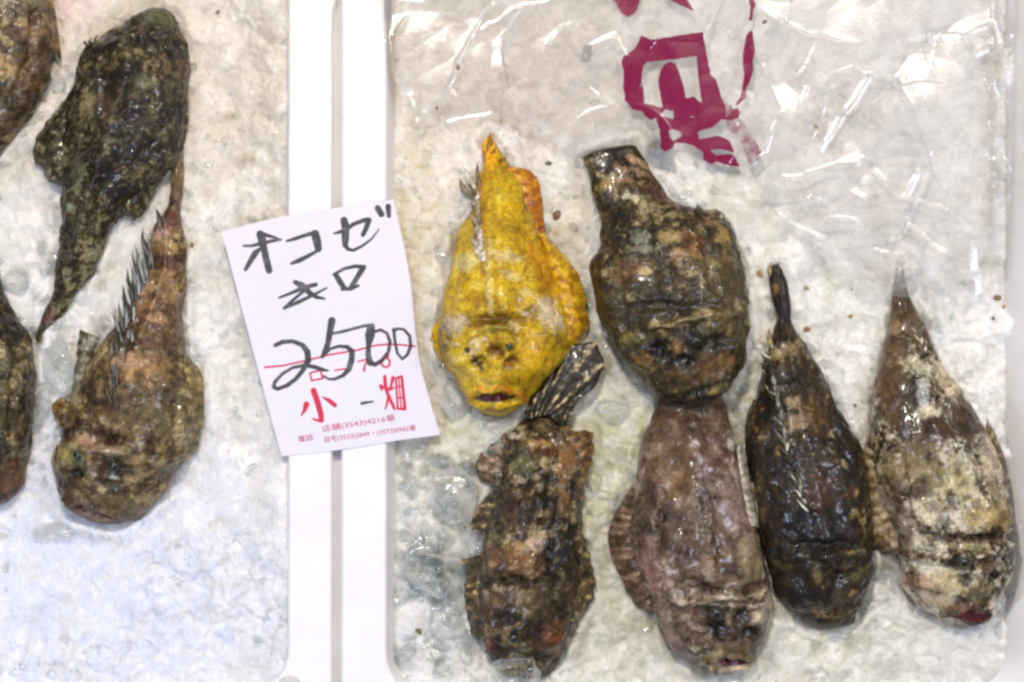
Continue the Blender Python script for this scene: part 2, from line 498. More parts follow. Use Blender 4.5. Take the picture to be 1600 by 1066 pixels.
OUTLINES = []
class Fish:
    def __init__(self, name, label, stations, pal, patches=(), feats=(), lump=4.0, wart=1.6, seed=1, zup=0.0, ridge=0.10, top_n=None, pal_scale=16.0, group='fish laid on the ice', blotch=0.5, fleck=(128, 112, 78), tone=0.62, dark=0.65, tint=(1.02, 0.97, 0.84), sat=1.0):
        st = np.asarray(stations, float)
        OUTLINES.append(np.vstack([st[:, :2], st[::-1, 2:4]]))
        zup = zup-3
        mids = np.column_stack([(st[:,0]+st[:,2])/2, (st[:,1]+st[:,3])/2])
        length = np.hypot(*np.diff(mids, axis=0).T).sum()
        nu = int(length/1.35)
        half = np.hypot(st[:,2]-st[:,0], st[:,3]-st[:,1]).max()/2
        nt_ = top_n or int((math.pi*half*0.85)/1.35); nb = 22
        C = spline(st, nu)
        th = np.concatenate([np.linspace(0, np.pi, nt_, endpoint=False), np.linspace(np.pi, 2*np.pi, nb, endpoint=False)])
        cs, sn = np.cos(th), np.sin(th)
        cx = np.sign(cs)*np.abs(cs)**0.92
        Lp, Rp, H = C[:, :2], C[:, 2:4], np.maximum(C[:, 4], 3)
        # close the ends
        e = np.ones(nu); k = 7
        e[:k] = np.sqrt(1-((k-np.arange(k))/k)**2*0.999); e[-k:] = e[:k][::-1]
        mid = (Lp+Rp)/2; hv = (Rp-Lp)/2*e[:, None]; H = H*(0.35+0.65*e)
        X = mid[:, 0][:, None]+hv[:, 0][:, None]*cx
        Y = mid[:, 1][:, None]+hv[:, 1][:, None]*cx
        zc = 0.22*H+3
        up = H[:, None]*(0.80*np.maximum(sn, 0)**0.95 + ridge*np.exp(-(cx/0.16)**2)*np.maximum(sn, 0))
        dn = -0.36*H[:, None]*np.maximum(-sn, 0)
        Z = zc[:, None]*e[:, None]+up+dn+zup
        self.H = H
        V = np.stack([X, Y, Z], -1)
        self.nom = nom = 0.45*H.max()+zup
        # normals
        du = np.gradient(V, axis=0); dv = np.roll(V, -1, 1)-np.roll(V, 1, 1)
        n = np.cross(du, dv); ln = np.linalg.norm(n, axis=-1, keepdims=True)+1e-9
        n = n/ln
        cen = np.concatenate([mid, zc[:, None]+zup], -1)[:, None, :]
        sg = np.sign((n*(V-cen)).sum(-1, keepdims=True).mean()); n = n*sg
        topw = sstep(0.02, 0.3, sn)[None, :]
        fade = np.clip(half*0+H/40, 0.25, 1)[:, None]
        q = V
        d = lump*fbm(q[...,0]/30, q[...,1]/30, q[...,2]/30, 2, seed)*1.3
        wn = fbm(q[...,0]/7.5, q[...,1]/7.5, q[...,2]/7.5, 2, seed+40)
        d = d+0.40*wart*(np.maximum(wn, 0)**1.3*3.0-0.5)
        wn2 = vnoise(q[...,0]/3.4, q[...,1]/3.4, q[...,2]/3.4, seed+50)
        d = d+wart*0.12*wn2
        d = d*fade
        jx = q[...,0]+7*fbm(q[...,0]/17, q[...,1]/17, 0, 3, seed+11); jy = q[...,1]+7*fbm(q[...,0]/17, q[...,1]/17, 0, 3, seed+12)
        for f in feats:
            if f[0] == 'g':
                _, px, py, rx, ry, rot, amp = f
                d = d+1.45*amp*np.exp(-ell(jx, jy, px, py, rx, ry, rot)**2)*topw
            else:
                _, pts, w, amp = f
                dist, t = seg_dist(jx, jy, pts)
                d = d+1.35*amp*np.exp(-(dist/w)**2)*topw*(0.35+0.65*np.sin(np.pi*np.clip(t, 0.02, 0.98))**0.5)*(0.8+0.5*vnoise(q[...,0]/12, q[...,1]/12, 0, seed+142))
        V = V+n*d[..., None]
        # colour
        x, y, z = V[...,0], V[...,1], V[...,2]
        ps = pal_scale
        a = fbm(x/ps, y/ps, z/ps, 5, seed+60, 0.62)*0.62+0.38*fbm(x/(ps*3.2), y/(ps*3.2), z/(ps*3.2), 3, seed+70)
        nval = np.clip(0.47+a*1.75*blotch*2, 0, 1)
        c = palette(nval, pal)
        fl = fbm(x/5.5, y/5.5, z/5.5, 2, seed+110)-0.25+0.5*vnoise(x/40, y/40, z/40, seed+111)
        fw = (sstep(0.12, 0.3, fl)*0.6)[..., None]
        c = c*(1-fw)+lin(fleck)*fw
        fl = fbm(x/6.5, y/6.5, z/6.5, 3, seed+120)
        c = c*(1-dark*sstep(0.1, 0.4, fl))[..., None]
        xj = x+5*fbm(x/14, y/14, 0, 3, seed+11); yj = y+5*fbm(x/14, y/14, 0, 3, seed+12)
        edge = 0.95*fbm(x/7, y/7, z/7, 4, seed+80, 0.65)
        for p in patches:
            if isinstance(p[0], str):
                _, pts, w, rgb, s = p
                dist, _t = seg_dist(xj, yj, pts); e2 = dist/w+0.5*vnoise(x/13, y/13, 0, seed+140)
            else:
                px, py, rx, ry, rot, rgb, s = p
                e2 = ell(xj, yj, px, py, rx*1.08, ry*1.08, rot)
            wgt = (sstep(1.45, 0.6, e2+edge)*s*(1 if not isinstance(p[0], str) else 0.35+0.65*sstep(-0.35, 0.2, vnoise(x/11, y/11, 0, seed+141)))*sstep(-0.1, 0.15, sn)[None, :])[..., None]
            c = c*(1-wgt)+lin(rgb)*(0.5+0.95*np.clip(0.5+0.8*(nval-0.5)+0.5*fl, 0, 1)[..., None])*wgt
        fine = vnoise(x/2.6, y/2.6, z/2.6, seed+90)
        c = c*(1+0.28*fine)[..., None]
        lu = (c@np.array([0.25, 0.65, 0.10]))[..., None]; c = lu+(c-lu)*sat
        c = np.clip(c*tone*np.array(tint), 0.003, 0.85)
        root = empty(name, tuple(W(np.array([mid[nu//2][0], mid[nu//2][1], 0.0]), nom)))
        tag(root, label, 'fish', group)
        self.root = root; self.seed = seed
        o = mesh_np('body', W(V, nom), grid_faces(nu, len(th), True), M['skin'], cols=c)
        adopt(o, root); self.body = o
        T = V[:, 2:nt_-2].reshape(-1, 3)
        self.T = T; self.pal = pal
    def z(self, x, y):
        d = (self.T[:,0]-x)**2+(self.T[:,1]-y)**2
        i = np.argpartition(d, 6)[:6]
        return float(self.T[i, 2].mean())
    def eye(self, x, y, r, iris=(110, 120, 60), pup=0.55, sink=0.35):
        r *= 1.05; iris = tuple(0.55*k for k in iris); pup *= 1.3
        nu, nv = 24, 32
        ph = np.linspace(0.001, np.pi*0.62, nu)[:, None]; a = np.linspace(0, 2*np.pi, nv, endpoint=False)[None, :]
        z0 = self.z(x, y)-r*sink
        V = np.stack([x+r*np.sin(ph)*np.cos(a), y+r*np.sin(ph)*np.sin(a), z0+r*np.cos(ph)+0*a], -1)
        c = np.ones(V.shape)*lin(iris)*(1+0.4*np.random.RandomState(3).rand(nu, nv, 1))
        t = sstep(pup+0.12, pup-0.04, ph*1.15+0*a)[..., None]
        c = c*(1-t)+lin((14, 16, 12))*t
        t = sstep(1.05, 1.35, ph+0*a)[..., None]
        c = c*(1-t)+lin((60, 48, 28))*t
        o = mesh_np('eye', W(V, self.nom), grid_faces(nu, nv, True), M['eye'], cols=c)
        return adopt(o, self.root)
    def mouth(self, up, lo, lift=2.0, mat='mouth', label=None):
        n = 40
        U = spline([(p[0], p[1], 0) for p in up], n); L = spline([(p[0], p[1], 0) for p in lo], n)
        rows = []
        for t in np.linspace(0, 1, 7):
            P = U*(1-t)+L*t
            rows.append([(p[0], p[1], self.z(p[0], p[1])+lift-0.4*math.sin(math.pi*t)) for p in P])
        o = mesh_np('mouth', W(np.array(rows), self.nom), grid_faces(7, n)[:, ::-1], M[mat])
        if label: o['label'] = label
        return adopt(o, self.root)
    def fin(self, base, outer, zb, ze, rays, pal, name='pectoral_fin', bend=4.0, scal=2.0, stripe=0.55, label=None):
        nu = int(np.hypot(*np.diff(np.array(outer, float), axis=0).T).sum()/1.5)+8; nv = 34
        B = spline([(p[0], p[1], 0) for p in base], nu)[:, :2]; O = spline([(p[0], p[1], 0) for p in outer], nu)[:, :2]
        u = np.linspace(0, 1, nu)[:, None]; v = np.linspace(0, 1, nv)[None, :]
        ray = np.sin(u*rays*2*np.pi+1.5*vnoise(u*6, 0*u, 0, self.seed))
        ext = 1+(0.5*scal*ray+1.6*vnoise(u*14, 0*u, 0, self.seed+31))/30.0*sstep(0.6, 1, v)
        P = B[:, None, :]*(1-v*ext)[..., None]+O[:, None, :]*(v*ext)[..., None]
        Z = zb*(1-v)+ze*v+bend*np.sin(np.pi*v)+0.9*ray*(1+0.8*vnoise(u*9, v*3, 0, self.seed+33))*np.sin(np.pi*np.clip(v*0.9+0.05, 0, 1))
        Z = Z+2.5*fbm(P[...,0]/20, P[...,1]/20, 0, 3, self.seed+5)
        x, y = P[...,0], P[...,1]
        a = 0.5+0.5*fbm(x/9, y/9, 0, 4, self.seed+15, 0.6)*1.6+stripe*0.22*ray*(1+vnoise(u*11, v*4, 0, self.seed+32))
        c = palette(np.clip(a, 0, 1), pal)*(1+0.25*vnoise(x/2.5, y/2.5, 0, self.seed+19))[..., None]
        Vt = np.stack([x, y, Z], -1)
        Vb = Vt.copy(); Vb[..., 2] -= 3.0*(1-0.6*v)
        F = grid_faces(nu, nv); n = nu*nv
        top = F; bot = F[:, ::-1]+n
        rim = []
        idx = list(range(0, nv))+[i*nv+nv-1 for i in range(1, nu)]+[(nu-1)*nv+j for j in range(nv-2, -1, -1)]+[i*nv for i in range(nu-2, 0, -1)]
        for i in range(len(idx)):
            a1, b1 = idx[i], idx[(i+1) % len(idx)]
            rim.append((b1, a1, a1+n, b1+n))
        V = np.concatenate([Vt.reshape(-1, 3), Vb.reshape(-1, 3)]); cc = np.concatenate([c.reshape(-1, 3)]*2)
        o = mesh_np(name, W(V, self.nom), np.concatenate([top, bot, rim]), M['fin'], cols=np.clip(cc, 0.004, 0.8))
        if label: o['label'] = label
        return adopt(o, self.root)
    def spikes(self, items, pal, name='dorsal_fin', lift=7.0, label=None):
        """items: (base x, base y, tip x, tip y, width)"""
        VV, FF, CC = [], [], []; rs = np.random.RandomState(self.seed+2); off = 0
        for (bx, by, tx, ty, w) in items:
            zb = self.z(bx, by)-1; m = 7; k = 6
            dx, dy = tx-bx, ty-by; L = math.hypot(dx, dy)+1e-6; sx, sy = -dy/L, dx/L
            tz = max(self.z(tx, ty) if min((self.T[:,0]-tx)**2+(self.T[:,1]-ty)**2) < 60 else zb*0.5, 5)
            cv = rs.uniform(-0.12, 0.12)*L; col = palette(np.array([rs.rand()]), pal)[0]
            for i in range(m):
                t = i/(m-1); ww = w*0.62*(0.55+0.45*math.sin(math.pi*min(t*1.1, 1)))*(1-0.8*t**3)
                px = bx+dx*t+sx*cv*math.sin(math.pi*t); py = by+dy*t+sy*cv*math.sin(math.pi*t)
                pz = zb*(1-t)+tz*t+lift*math.sin(math.pi*min(t*0.8+0.1, 1))
                for j in range(k):
                    a = 2*math.pi*j/k
                    VV.append((px+sx*ww*math.cos(a), py+sy*ww*math.cos(a), pz+ww*0.55*math.sin(a)))
                    CC.append(col*(0.45+1.0*rs.rand()))
            for i in range(m-1):
                for j in range(k):
                    FF.append((off+i*k+j, off+i*k+(j+1) % k, off+(i+1)*k+(j+1) % k, off+(i+1)*k+j))
            off += m*k
        o = mesh_np(name, W(np.array(VV), self.nom), np.array(FF)[:, ::-1], M['fin'], cols=np.clip(np.array(CC), 0, 0.8))
        if label: o['label'] = label
        return adopt(o, self.root)

def chain(path, step, length, width, side, seed, back=(0, -1)):
    """short spines along a path, leaning back towards the tail"""
    rs = np.random.RandomState(seed); P = np.array(path, float)
    n = max(2, int(np.hypot(*np.diff(P, axis=0).T).sum()/step))
    Q = spline(np.column_stack([P, np.zeros(len(P))]), n)[:, :2]
    out = []
    for i, (x, y) in enumerate(Q):
        s = (1 if i % 2 else -1)*side*rs.uniform(0.5, 1.3)
        L = length*rs.uniform(0.7, 1.3)
        out.append((x+rs.uniform(-1.5, 1.5), y, x+back[0]*L+s, y+back[1]*L, width*rs.uniform(0.7, 1.3)))
    return out

m, nt, b = new_mat('fish_eye')
vc = N(nt, 'ShaderNodeVertexColor'); vc.layer_name = 'skin'
nt.links.new(vc.outputs['Color'], b.inputs['Base Color'])
b.inputs['Roughness'].default_value = 0.3; b.inputs['Coat Weight'].default_value = 0.25; b.inputs['Coat Roughness'].default_value = 0.15
M['eye'] = m

CREAM = (206, 190, 150); WHITE = (205, 196, 184)
P_DARK = [(0, (26, 20, 9)), (0.3, (42, 33, 15)), (0.55, (64, 51, 26)), (0.75, (92, 76, 44)), (0.92, (136, 120, 82)), (1, (180, 166, 130))]

# --- the yellow fish
P_YEL = [(0, (118, 92, 14)), (0.25, (156, 124, 12)), (0.5, (192, 156, 8)), (0.75, (212, 178, 16)), (1, (222, 196, 80))]
f = Fish('stonefish', 'bright yellow stonefish with an open frowning mouth',
    [(762,207,767,207,8),(753,222,776,222,14),(755,245,790,245,22),(753,262,802,262,30),(747,277,816,277,38),(739,300,822,300,48),(733,330,828,330,60),(719,352,836,352,72),
     (711,378,846,376,84),(705,404,856,402,94),(697,440,868,438,106),(692,466,877,464,112),(687,500,884,498,114),(684,527,887,524,112),(685,548,886,546,106),(695,573,874,572,96),
     (711,591,856,590,86),(720,611,840,609,72),(733,629,824,628,54),(752,645,806,645,34),(770,653,792,653,14)],
    P_YEL,
    patches=[(845,420,14,60,-22,(190,130,10),0.7),(772,503,48,12,0,(96,58,30),0.8),(755,470,26,10,0,(150,106,20),0.6),(709,508,17,13,0,(196,184,170),0.9),(858,492,14,26,-25,(202,188,172),0.95),
             (743,541,8,13,10,(196,178,140),0.8),(793,403,20,8,10,(214,200,150),0.85),(729,411,17,12,0,(196,190,140),0.75),(797,432,14,6,20,(214,196,140),0.8),('l',[(765,380),(764,440),(767,487)],5,(196,184,130),0.7),
             (822,462,7,6,0,(214,196,130),0.8),(775,547,15,9,20,(96,52,14),0.9),(748,568,11,9,20,(70,44,20),1),(800,563,11,9,0,(110,70,12),0.85),(710,537,10,3,10,(226,214,180),0.8),
             (838,524,12,3,-8,(226,216,170),0.8),('l',[(738,520),(765,514),(800,509)],5,(222,204,84),0.8),(803,512,8,6,0,(220,206,170),0.7),(712,562,8,7,0,(206,184,120),0.8),
             ('l',[(733,620),(752,609),(780,607),(806,613),(824,626)],4.5,(196,112,18),0.85),('l',[(738,627),(770,632),(812,627)],6,(216,180,12),0.9),(834,555,24,30,0,(220,172,8),0.6),
             (765,238,10,26,0,(222,160,10),0.8),(795,330,20,14,0,(214,176,20),0.7),(756,360,6,60,0,(160,110,50),0.5),(740,375,16,20,0,(150,130,14),0.6),(800,360,26,12,30,(150,118,16),0.5)],
    feats=[('l',[(734,524),(765,515),(802,509)],6,8),('l',[(802,512),(846,520),(866,528)],6,5),('l',[(700,532),(722,535)],5,6),('g',775,549,13,9,0,-11),('g',748,569,9,8,20,-9),('g',803,566,10,8,0,-8),('g',796,541,14,11,0,4),
           ('g',772,500,48,7,0,-7),('l',[(762,390),(766,485)],5,4),('g',834,560,22,26,0,6),('l',[(733,620),(752,609),(780,606),(806,612),(826,628)],5,7),('l',[(740,622),(770,621),(808,621)],4,-11),
           ('l',[(736,630),(770,635),(816,629)],6,6),('g',720,562,14,12,0,4),('l',[(868,500),(872,470),(850,420),(838,380)],5,-6),('l',[(700,500),(706,450),(722,390)],6,-4),('g',770,590,14,10,0,6)],
    lump=3.2, wart=1.0, seed=11, pal_scale=22, fleck=(222, 196, 60), tone=0.82, dark=0.3, blotch=0.36, tint=(1.0, 0.94, 0.7), sat=1.0)
f.eye(796.5, 540.5, 7, (150, 140, 40), 0.42)
f.eye(731.5, 546, 5, (120, 100, 30), 0.42)
f.mouth([(739,623),(755,617),(771,614.5),(788,616),(806,621)], [(739,623),(755,627),(771,628),(788,626),(806,621)])
P_YF = [(0, (118, 74, 12)), (0.4, (168, 120, 10)), (0.7, (200, 154, 12)), (1, (214, 180, 40))]
P_OF = [(0, (120, 62, 14)), (0.5, (170, 100, 10)), (1, (206, 152, 18))]
f.fin([(842,366),(856,420),(868,480),(872,530),(852,575)], [(851,362),(875,388),(903,426),(914,458),(920,490),(918,514),(903,539),(884,566),(858,584)], 34, 12, 11, P_YF, bend=16, scal=1)
f.fin([(706,492),(704,520),(708,560)], [(688,492),(676,510),(673,527),(679,547),(694,573)], 36, 14, 5, P_YF, bend=6, scal=1)
f.fin([(792,262),(812,300),(824,340),(836,372)], [(798,258),(828,264),(835,271),(846,298),(849,335),(853,364)], 26, 10, 6, P_OF, 'anal_fin', bend=6, scal=1)
P_SPW = [(0, (96, 78, 40)), (0.4, (150, 134, 104)), (1, (208, 200, 190))]
f.spikes(chain([(742,300),(745,340),(749,380),(753,410)], 3.2, 15, 6.5, 8, 4, (-0.12, -1))+[(738,292,723,257,8),(734,303,717,276,9),(750,290,746,250,6),(743,296,733,266,7)], P_SPW, lift=3)
f.spikes([(762,235,765,204,8),(768,240,776,222,7),(757,250,752,228,6),(780,255,792,243,8)], P_YF, 'tail_fin', 3)

# --- large dark brown fish
f2 = Fish('stonefish', 'large dark brown stonefish right of the yellow one, its tail under the plastic film',
    [(911,237,990,218,12),(920,268,1012,250,22),(931,304,1035,284,34),(940,336,1060,314,48),(938,372,1098,332,66),(926,401,1138,350,84),(924,430,1156,398,96),(930,465,1166,440,104),
     (942,505,1171,480,106),(958,538,1170,520,102),(978,567,1167,555,94),(998,589,1159,583,84),(1016,608,1148,603,68),(1033,622,1130,619,46),(1060,632,1105,631,18)],
    P_DARK,
    patches=[(1060,530,130,120,20,(84,68,38),0.35),(1130,450,36,70,0,(108,92,50),0.5),(1100,573,46,22,-15,(122,94,56),0.75),(1044,374,17,9,0,(192,172,124),0.85),(1000,372,12,9,0,(170,176,166),0.8),(1002,392,22,7,0,(160,160,140),0.8),
             (1058,400,28,7,-5,(178,146,104),0.8),(1006,426,9,10,0,(206,178,132),0.9),(975,425,22,16,0,(110,76,44),0.6),(979,304,6,6,30,(220,214,190),0.9),(990,312,5,6,0,(212,200,170),0.9),(1005,320,4,8,20,(190,180,140),0.8),
             (1078,382,16,16,0,(138,88,40),0.7),(972,262,16,6,10,(186,150,118),0.8),(1000,252,22,4,25,(186,152,124),0.8),(1004,268,20,4,20,(170,134,110),0.8),(976,281,10,6,0,(178,140,116),0.8),(945,290,14,7,-20,(150,128,72),0.8),
             (942,250,6,14,-20,(140,146,140),0.7),(1052,318,12,4,40,(186,150,120),0.7),(1052,338,14,4,10,(170,150,110),0.7),(1128,368,12,10,30,(178,148,84),0.8),(1112,345,10,6,30,(160,124,80),0.7),
             (1040,300,40,16,38,(92,56,44),0.6),('l',[(1018,506),(1050,508),(1075,500),(1100,492)],5,(178,160,116),0.8),(1091,490,15,6,-10,(190,172,128),0.9),(985,530,13,8,0,(150,138,84),0.85),(1000,524,4,4,0,(196,196,180),0.8),
             (1010,560,13,9,0,(156,116,68),0.85),(1054,546,8,12,0,(164,128,84),0.8),(1150,478,5,8,0,(190,176,140),0.8),(1118,533,15,14,0,(34,22,12),0.95),(1125,570,24,8,-10,(142,108,62),0.6),
             (1120,610,22,5,-15,(150,130,64),0.8),(1030,475,50,22,0,(38,27,12),0.7),(1028,548,18,15,0,(18,12,6),1),(1062,565,17,11,0,(16,11,6),1),(1082,532,17,15,0,(20,18,12),0.95),(960,480,22,30,0,(60,50,24),0.5)],
    feats=[('l',[(1000,512),(1040,508),(1075,502),(1105,492),(1150,490)],6,8),('g',1030,480,60,8,0,-6),('g',1028,548,13,11,0,-10),('g',1062,566,13,9,0,-9),('g',1082,532,16,14,0,6),('g',1119,534,12,11,0,-7),('g',1010,558,12,10,0,6),
           ('g',1054,545,9,12,0,6),('l',[(1070,617),(1095,609),(1125,601),(1146,597)],3.2,-8),('l',[(1060,612),(1095,600),(1140,588)],6,5),('l',[(1072,624),(1105,616),(1140,607)],5,5),
           ('l',[(1060,322),(1085,345),(1105,400),(1112,460)],6,-7),('l',[(975,250),(1010,330),(1040,420)],6,4),('g',985,530,13,10,0,5)],
    lump=4.6, wart=2.0, seed=23, zup=16, pal_scale=13)
f2.eye(1082.5, 532, 9, (70, 72, 44), 0.6, 0.45)
f2.spikes(chain([(1010,372),(1028,410),(1046,450)], 6, 7, 5, 2, 8, (-0.4, -1)), [(0, (24, 20, 12)), (1, (96, 92, 76))], lift=0)
f2.fin([(1085,330),(1110,380),(1130,440),(1140,480)], [(1090,316),(1112,327),(1121,325),(1136,339),(1148,364),(1159,401),(1167,430),(1174,474)], 60, 30, 9, P_DARK, bend=18, scal=2)

# --- pinkish brown fish below it
P_PINK = [(0, (62, 42, 24)), (0.3, (92, 68, 42)), (0.55, (118, 92, 62)), (0.78, (146, 120, 94)), (1, (184, 162, 142))]
f = Fish('stonefish', 'pinkish brown stonefish with dark ringed eyes, its tail hidden under another fish',
    [(1038,608,1128,606,24),(1028,635,1136,634,34),(1011,668,1144,666,50),(1001,710,1156,708,68),(995,750,1168,748,82),(988,790,1176,790,92),(984,830,1186,830,100),(990,870,1194,868,104),
     (1000,905,1202,900,104),(1012,935,1209,928,100),(1026,965,1206,956,94),(1034,985,1199,980,86),(1044,1008,1189,1006,74),(1062,1026,1184,1028,60),(1088,1042,1176,1045,42),(1118,1056,1160,1058,20)],
    P_PINK,
    patches=[(1080,650,60,40,0,(90,58,30),0.7),(1050,720,36,60,0,(112,78,42),0.6),(1116,715,24,30,0,(98,56,34),0.6),(1060,752,20,16,0,(134,96,44),0.6),(1145,795,26,28,0,(176,140,128),0.7),(1114,810,22,30,0,(148,116,100),0.5),
             (1016,880,14,42,-12,(170,124,108),0.7),(1005,800,14,30,0,(72,64,38),0.6),(1120,850,60,20,0,(100,64,38),0.5),(1100,880,36,20,0,(120,88,56),0.5),(1170,870,18,34,0,(146,124,70),0.6),
             ('l',[(1052,932),(1075,936),(1098,930),(1118,921),(1138,927),(1160,930),(1188,920)],5,(198,172,134),0.85),('l',[(1086,932),(1128,941),(1160,946),(1190,942)],3,(206,184,150),0.8),(1058,929,12,8,40,(206,184,152),0.8),
             (1128,922,10,8,0,(216,196,168),0.9),(1205,940,6,14,0,(206,178,140),0.8),(1100,913,30,5,10,(60,34,26),0.8),(1180,912,28,6,-10,(84,52,24),0.7),(1088,945,30,6,0,(112,78,62),0.7),
             (1182,960,8,15,10,(204,180,138),0.9),(1140,955,6,16,25,(190,164,120),0.7),(1153,956,14,13,0,(50,28,14),0.95),(1116,981,17,14,0,(22,14,10),1),(1172,984,20,10,0,(34,24,10),1),(1113,950,18,16,0,(42,40,22),1),
             (1070,962,10,6,20,(190,168,130),0.8),(1084,985,22,14,20,(128,92,66),0.6),('l',[(1078,978),(1100,986),(1108,998)],3,(178,148,106),0.7),(1082,1008,7,6,0,(210,194,150),0.9),(1048,1000,10,24,-20,(160,116,104),0.7),
             (1066,1028,22,10,30,(162,118,112),0.8),(1112,1018,16,7,-10,(190,174,116),0.8),(1150,1010,30,10,0,(136,104,44),0.7),('l',[(1095,1030),(1125,1024),(1160,1028),(1182,1030)],4,(130,104,34),0.85),
             ('l',[(1100,1038),(1130,1047),(1155,1049),(1178,1040)],5,(204,178,118),0.9),(1129,1048,8,6,0,(224,200,160),0.8),(1150,1048,9,6,0,(224,198,160),0.8),
             (1086,692,7,7,0,(180,158,160),0.8),(1090,716,6,7,0,(168,148,158),0.8),(1096,735,7,7,0,(158,134,134),0.8),(1100,760,10,12,0,(130,112,108),0.7),(1145,698,9,7,0,(214,200,186),0.8),(1155,720,5,26,0,(180,166,156),0.6)],  # mauve dots: highlights along the back ridge, painted into the skin
    feats=[('l',[(1050,934),(1080,936),(1120,924),(1160,930),(1200,922)],6,9),('l',[(1086,934),(1130,942),(1192,944)],3.5,5),('g',1100,912,44,6,8,-8),('g',1180,910,24,6,0,-6),('g',1113,950,17,15,0,6),('g',1116,982,13,11,0,-11),
           ('g',1173,985,17,9,0,-9),('g',1153,957,13,12,0,-8),('g',1182,962,8,13,0,6),('g',1142,985,10,20,0,5),('l',[(1076,976),(1100,984),(1110,1000),(1095,1010)],4,5),('g',1082,1008,7,7,0,4),
           ('l',[(1092,1032),(1125,1024),(1160,1028),(1186,1032)],4.5,6),('l',[(1106,1033),(1140,1035),(1178,1038)],3.2,-10),('l',[(1100,1042),(1135,1050),(1176,1044)],5,6),
           ('l',[(1092,640),(1090,720),(1102,800),(1110,880)],7,6),('l',[(1032,760),(1026,840),(1034,920)],5,-7),('g',1030,880,8,40,-10,4)],
    lump=3.6, wart=0.9, seed=37, pal_scale=20, fleck=(140, 112, 84), dark=0.45, tone=0.76, tint=(0.97, 0.97, 0.97), sat=0.82)
f.eye(1113, 950, 10, (88, 92, 62), 0.55, 0.45)
f.mouth([(1110,1033),(1128,1031),(1150,1032.5),(1171,1037)], [(1110,1033),(1128,1036),(1150,1039),(1171,1037)])
P_PF = [(0, (40, 32, 16)), (0.4, (74, 58, 34)), (0.7, (112, 84, 64)), (1, (158, 132, 104))]
f.fin([(1006,762),(1004,820),(1014,890),(1034,950)], [(992,756),(968,794),(954,822),(953,855),(967,898),(982,929),(993,950),(1022,964)], 40, 10, 17, P_PF, bend=14, scal=0.5)
f.fin([(1150,700),(1158,760),(1170,820)], [(1160,690),(1170,740),(1180,790),(1188,826)], 60, 40, 10, [(0, (110, 90, 70)), (1, (196, 184, 164))], bend=6, scal=1)

# --- dark fish at the bottom with its tail bent up
f = Fish('stonefish', 'dark mottled stonefish with a rusty hump and a striped, fanned tail',
    [(822,650,862,646,16),(800,676,890,670,36),(790,708,908,704,54),(782,745,910,745,70),(768,790,908,789,86),(756,835,908,834,94),(750,880,912,880,98),(744,930,908,930,94),(744,970,897,974,84),
     (756,1005,887,1010,68),(770,1035,876,1036,48),(790,1056,858,1058,24),(806,1066,842,1067,10)],
    P_DARK,
    patches=[(801,873,40,22,0,(124,86,50),0.85),(781,885,8,7,0,(56,40,28),0.9),(765,880,5,5,0,(190,168,110),0.8),(833,848,12,9,0,(206,176,152),0.85),(850,833,12,6,0,(200,174,148),0.8),(812,850,8,6,0,(190,160,110),0.7),(857,1000,22,18,0,(122,78,38),0.85),
             (840,940,40,30,0,(104,86,58),0.5),(770,950,20,30,0,(96,62,46),0.6),(790,962,28,12,0,(34,24,12),0.8),(800,905,50,6,0,(36,26,14),0.85),('l',[(808,972),(794,982),(791,996),(802,1004)],4,(176,146,100),0.85),('l',[(752,992),(775,988),(796,980)],3,(150,128,100),0.7),
             (865,985,20,20,0,(132,78,40),0.6),(862,835,9,60,0,(40,30,16),0.6),(805,796,30,26,0,(62,38,24),0.8),(850,700,22,14,0,(104,62,32),0.7),(885,715,12,26,0,(128,86,42),0.8),(880,760,8,36,0,(134,94,46),0.7),
             (853,695,7,5,0,(204,176,120),0.8),(802,683,6,5,0,(210,200,186),0.8),(835,692,16,4,0,(170,130,80),0.7),(820,725,20,14,0,(126,128,96),0.5),(812,750,8,6,0,(190,166,150),0.7),(836,745,6,5,0,(196,178,160),0.7),
             (766,1010,9,10,0,(170,112,80),0.8),(835,1000,16,30,0,(36,26,14),0.6),(775,1020,20,14,0,(34,28,18),0.7),(898,920,10,30,0,(90,66,36),0.5),(910,935,7,9,0,(150,136,90),0.6)],
    feats=[('g',801,872,40,20,0,8),('g',800,904,54,6,0,-7),('g',802,990,11,13,0,4),('l',[(808,972),(793,983),(791,998),(803,1006)],3.5,5),('l',[(870,780),(858,860),(864,930),(880,970)],5,-7),('g',790,962,26,9,0,-6),('g',857,1000,18,16,0,5),
           ('g',833,1000,14,24,0,-7),('l',[(850,690),(846,760),(836,830)],7,5),('g',765,1010,8,8,0,5)],
    lump=4.8, wart=2.0, seed=41, pal_scale=13)
f.eye(802.5, 992, 8, (92, 88, 58), 0.55, 0.4)
P_FD = [(0, (28, 22, 12)), (0.45, (56, 44, 24)), (0.75, (104, 84, 50)), (1, (184, 158, 108))]
P_FT = [(0, (26, 21, 12)), (0.7, (46, 38, 22)), (0.88, (104, 86, 54)), (1, (184, 164, 118))]
f.fin([(822,656),(838,652),(856,650),(872,664)], [(818,645),(840,602),(868,566),(906,535),(934,540),(943,563),(936,596),(902,632),(884,668)], 28, 26, 8, P_FT, 'tail_fin', bend=10, scal=1, stripe=1.15)
f.fin([(768,862),(758,900),(756,950),(766,1000)], [(720,877),(726,896),(725,934),(730,970),(738,995),(748,998)], 44, 14, 7, P_FD, bend=12, scal=2)
f.fin([(786,756),(774,800),(772,848)], [(776,760),(748,792),(734,827),(758,852)], 44, 12, 6, P_FD, bend=12, scal=2)
f.fin([(880,800),(876,860),(880,920),(888,968)], [(902,798),(912,836),(924,878),(931,912),(926,948),(903,975)], 46, 12, 8, P_FD, bend=14, scal=2)
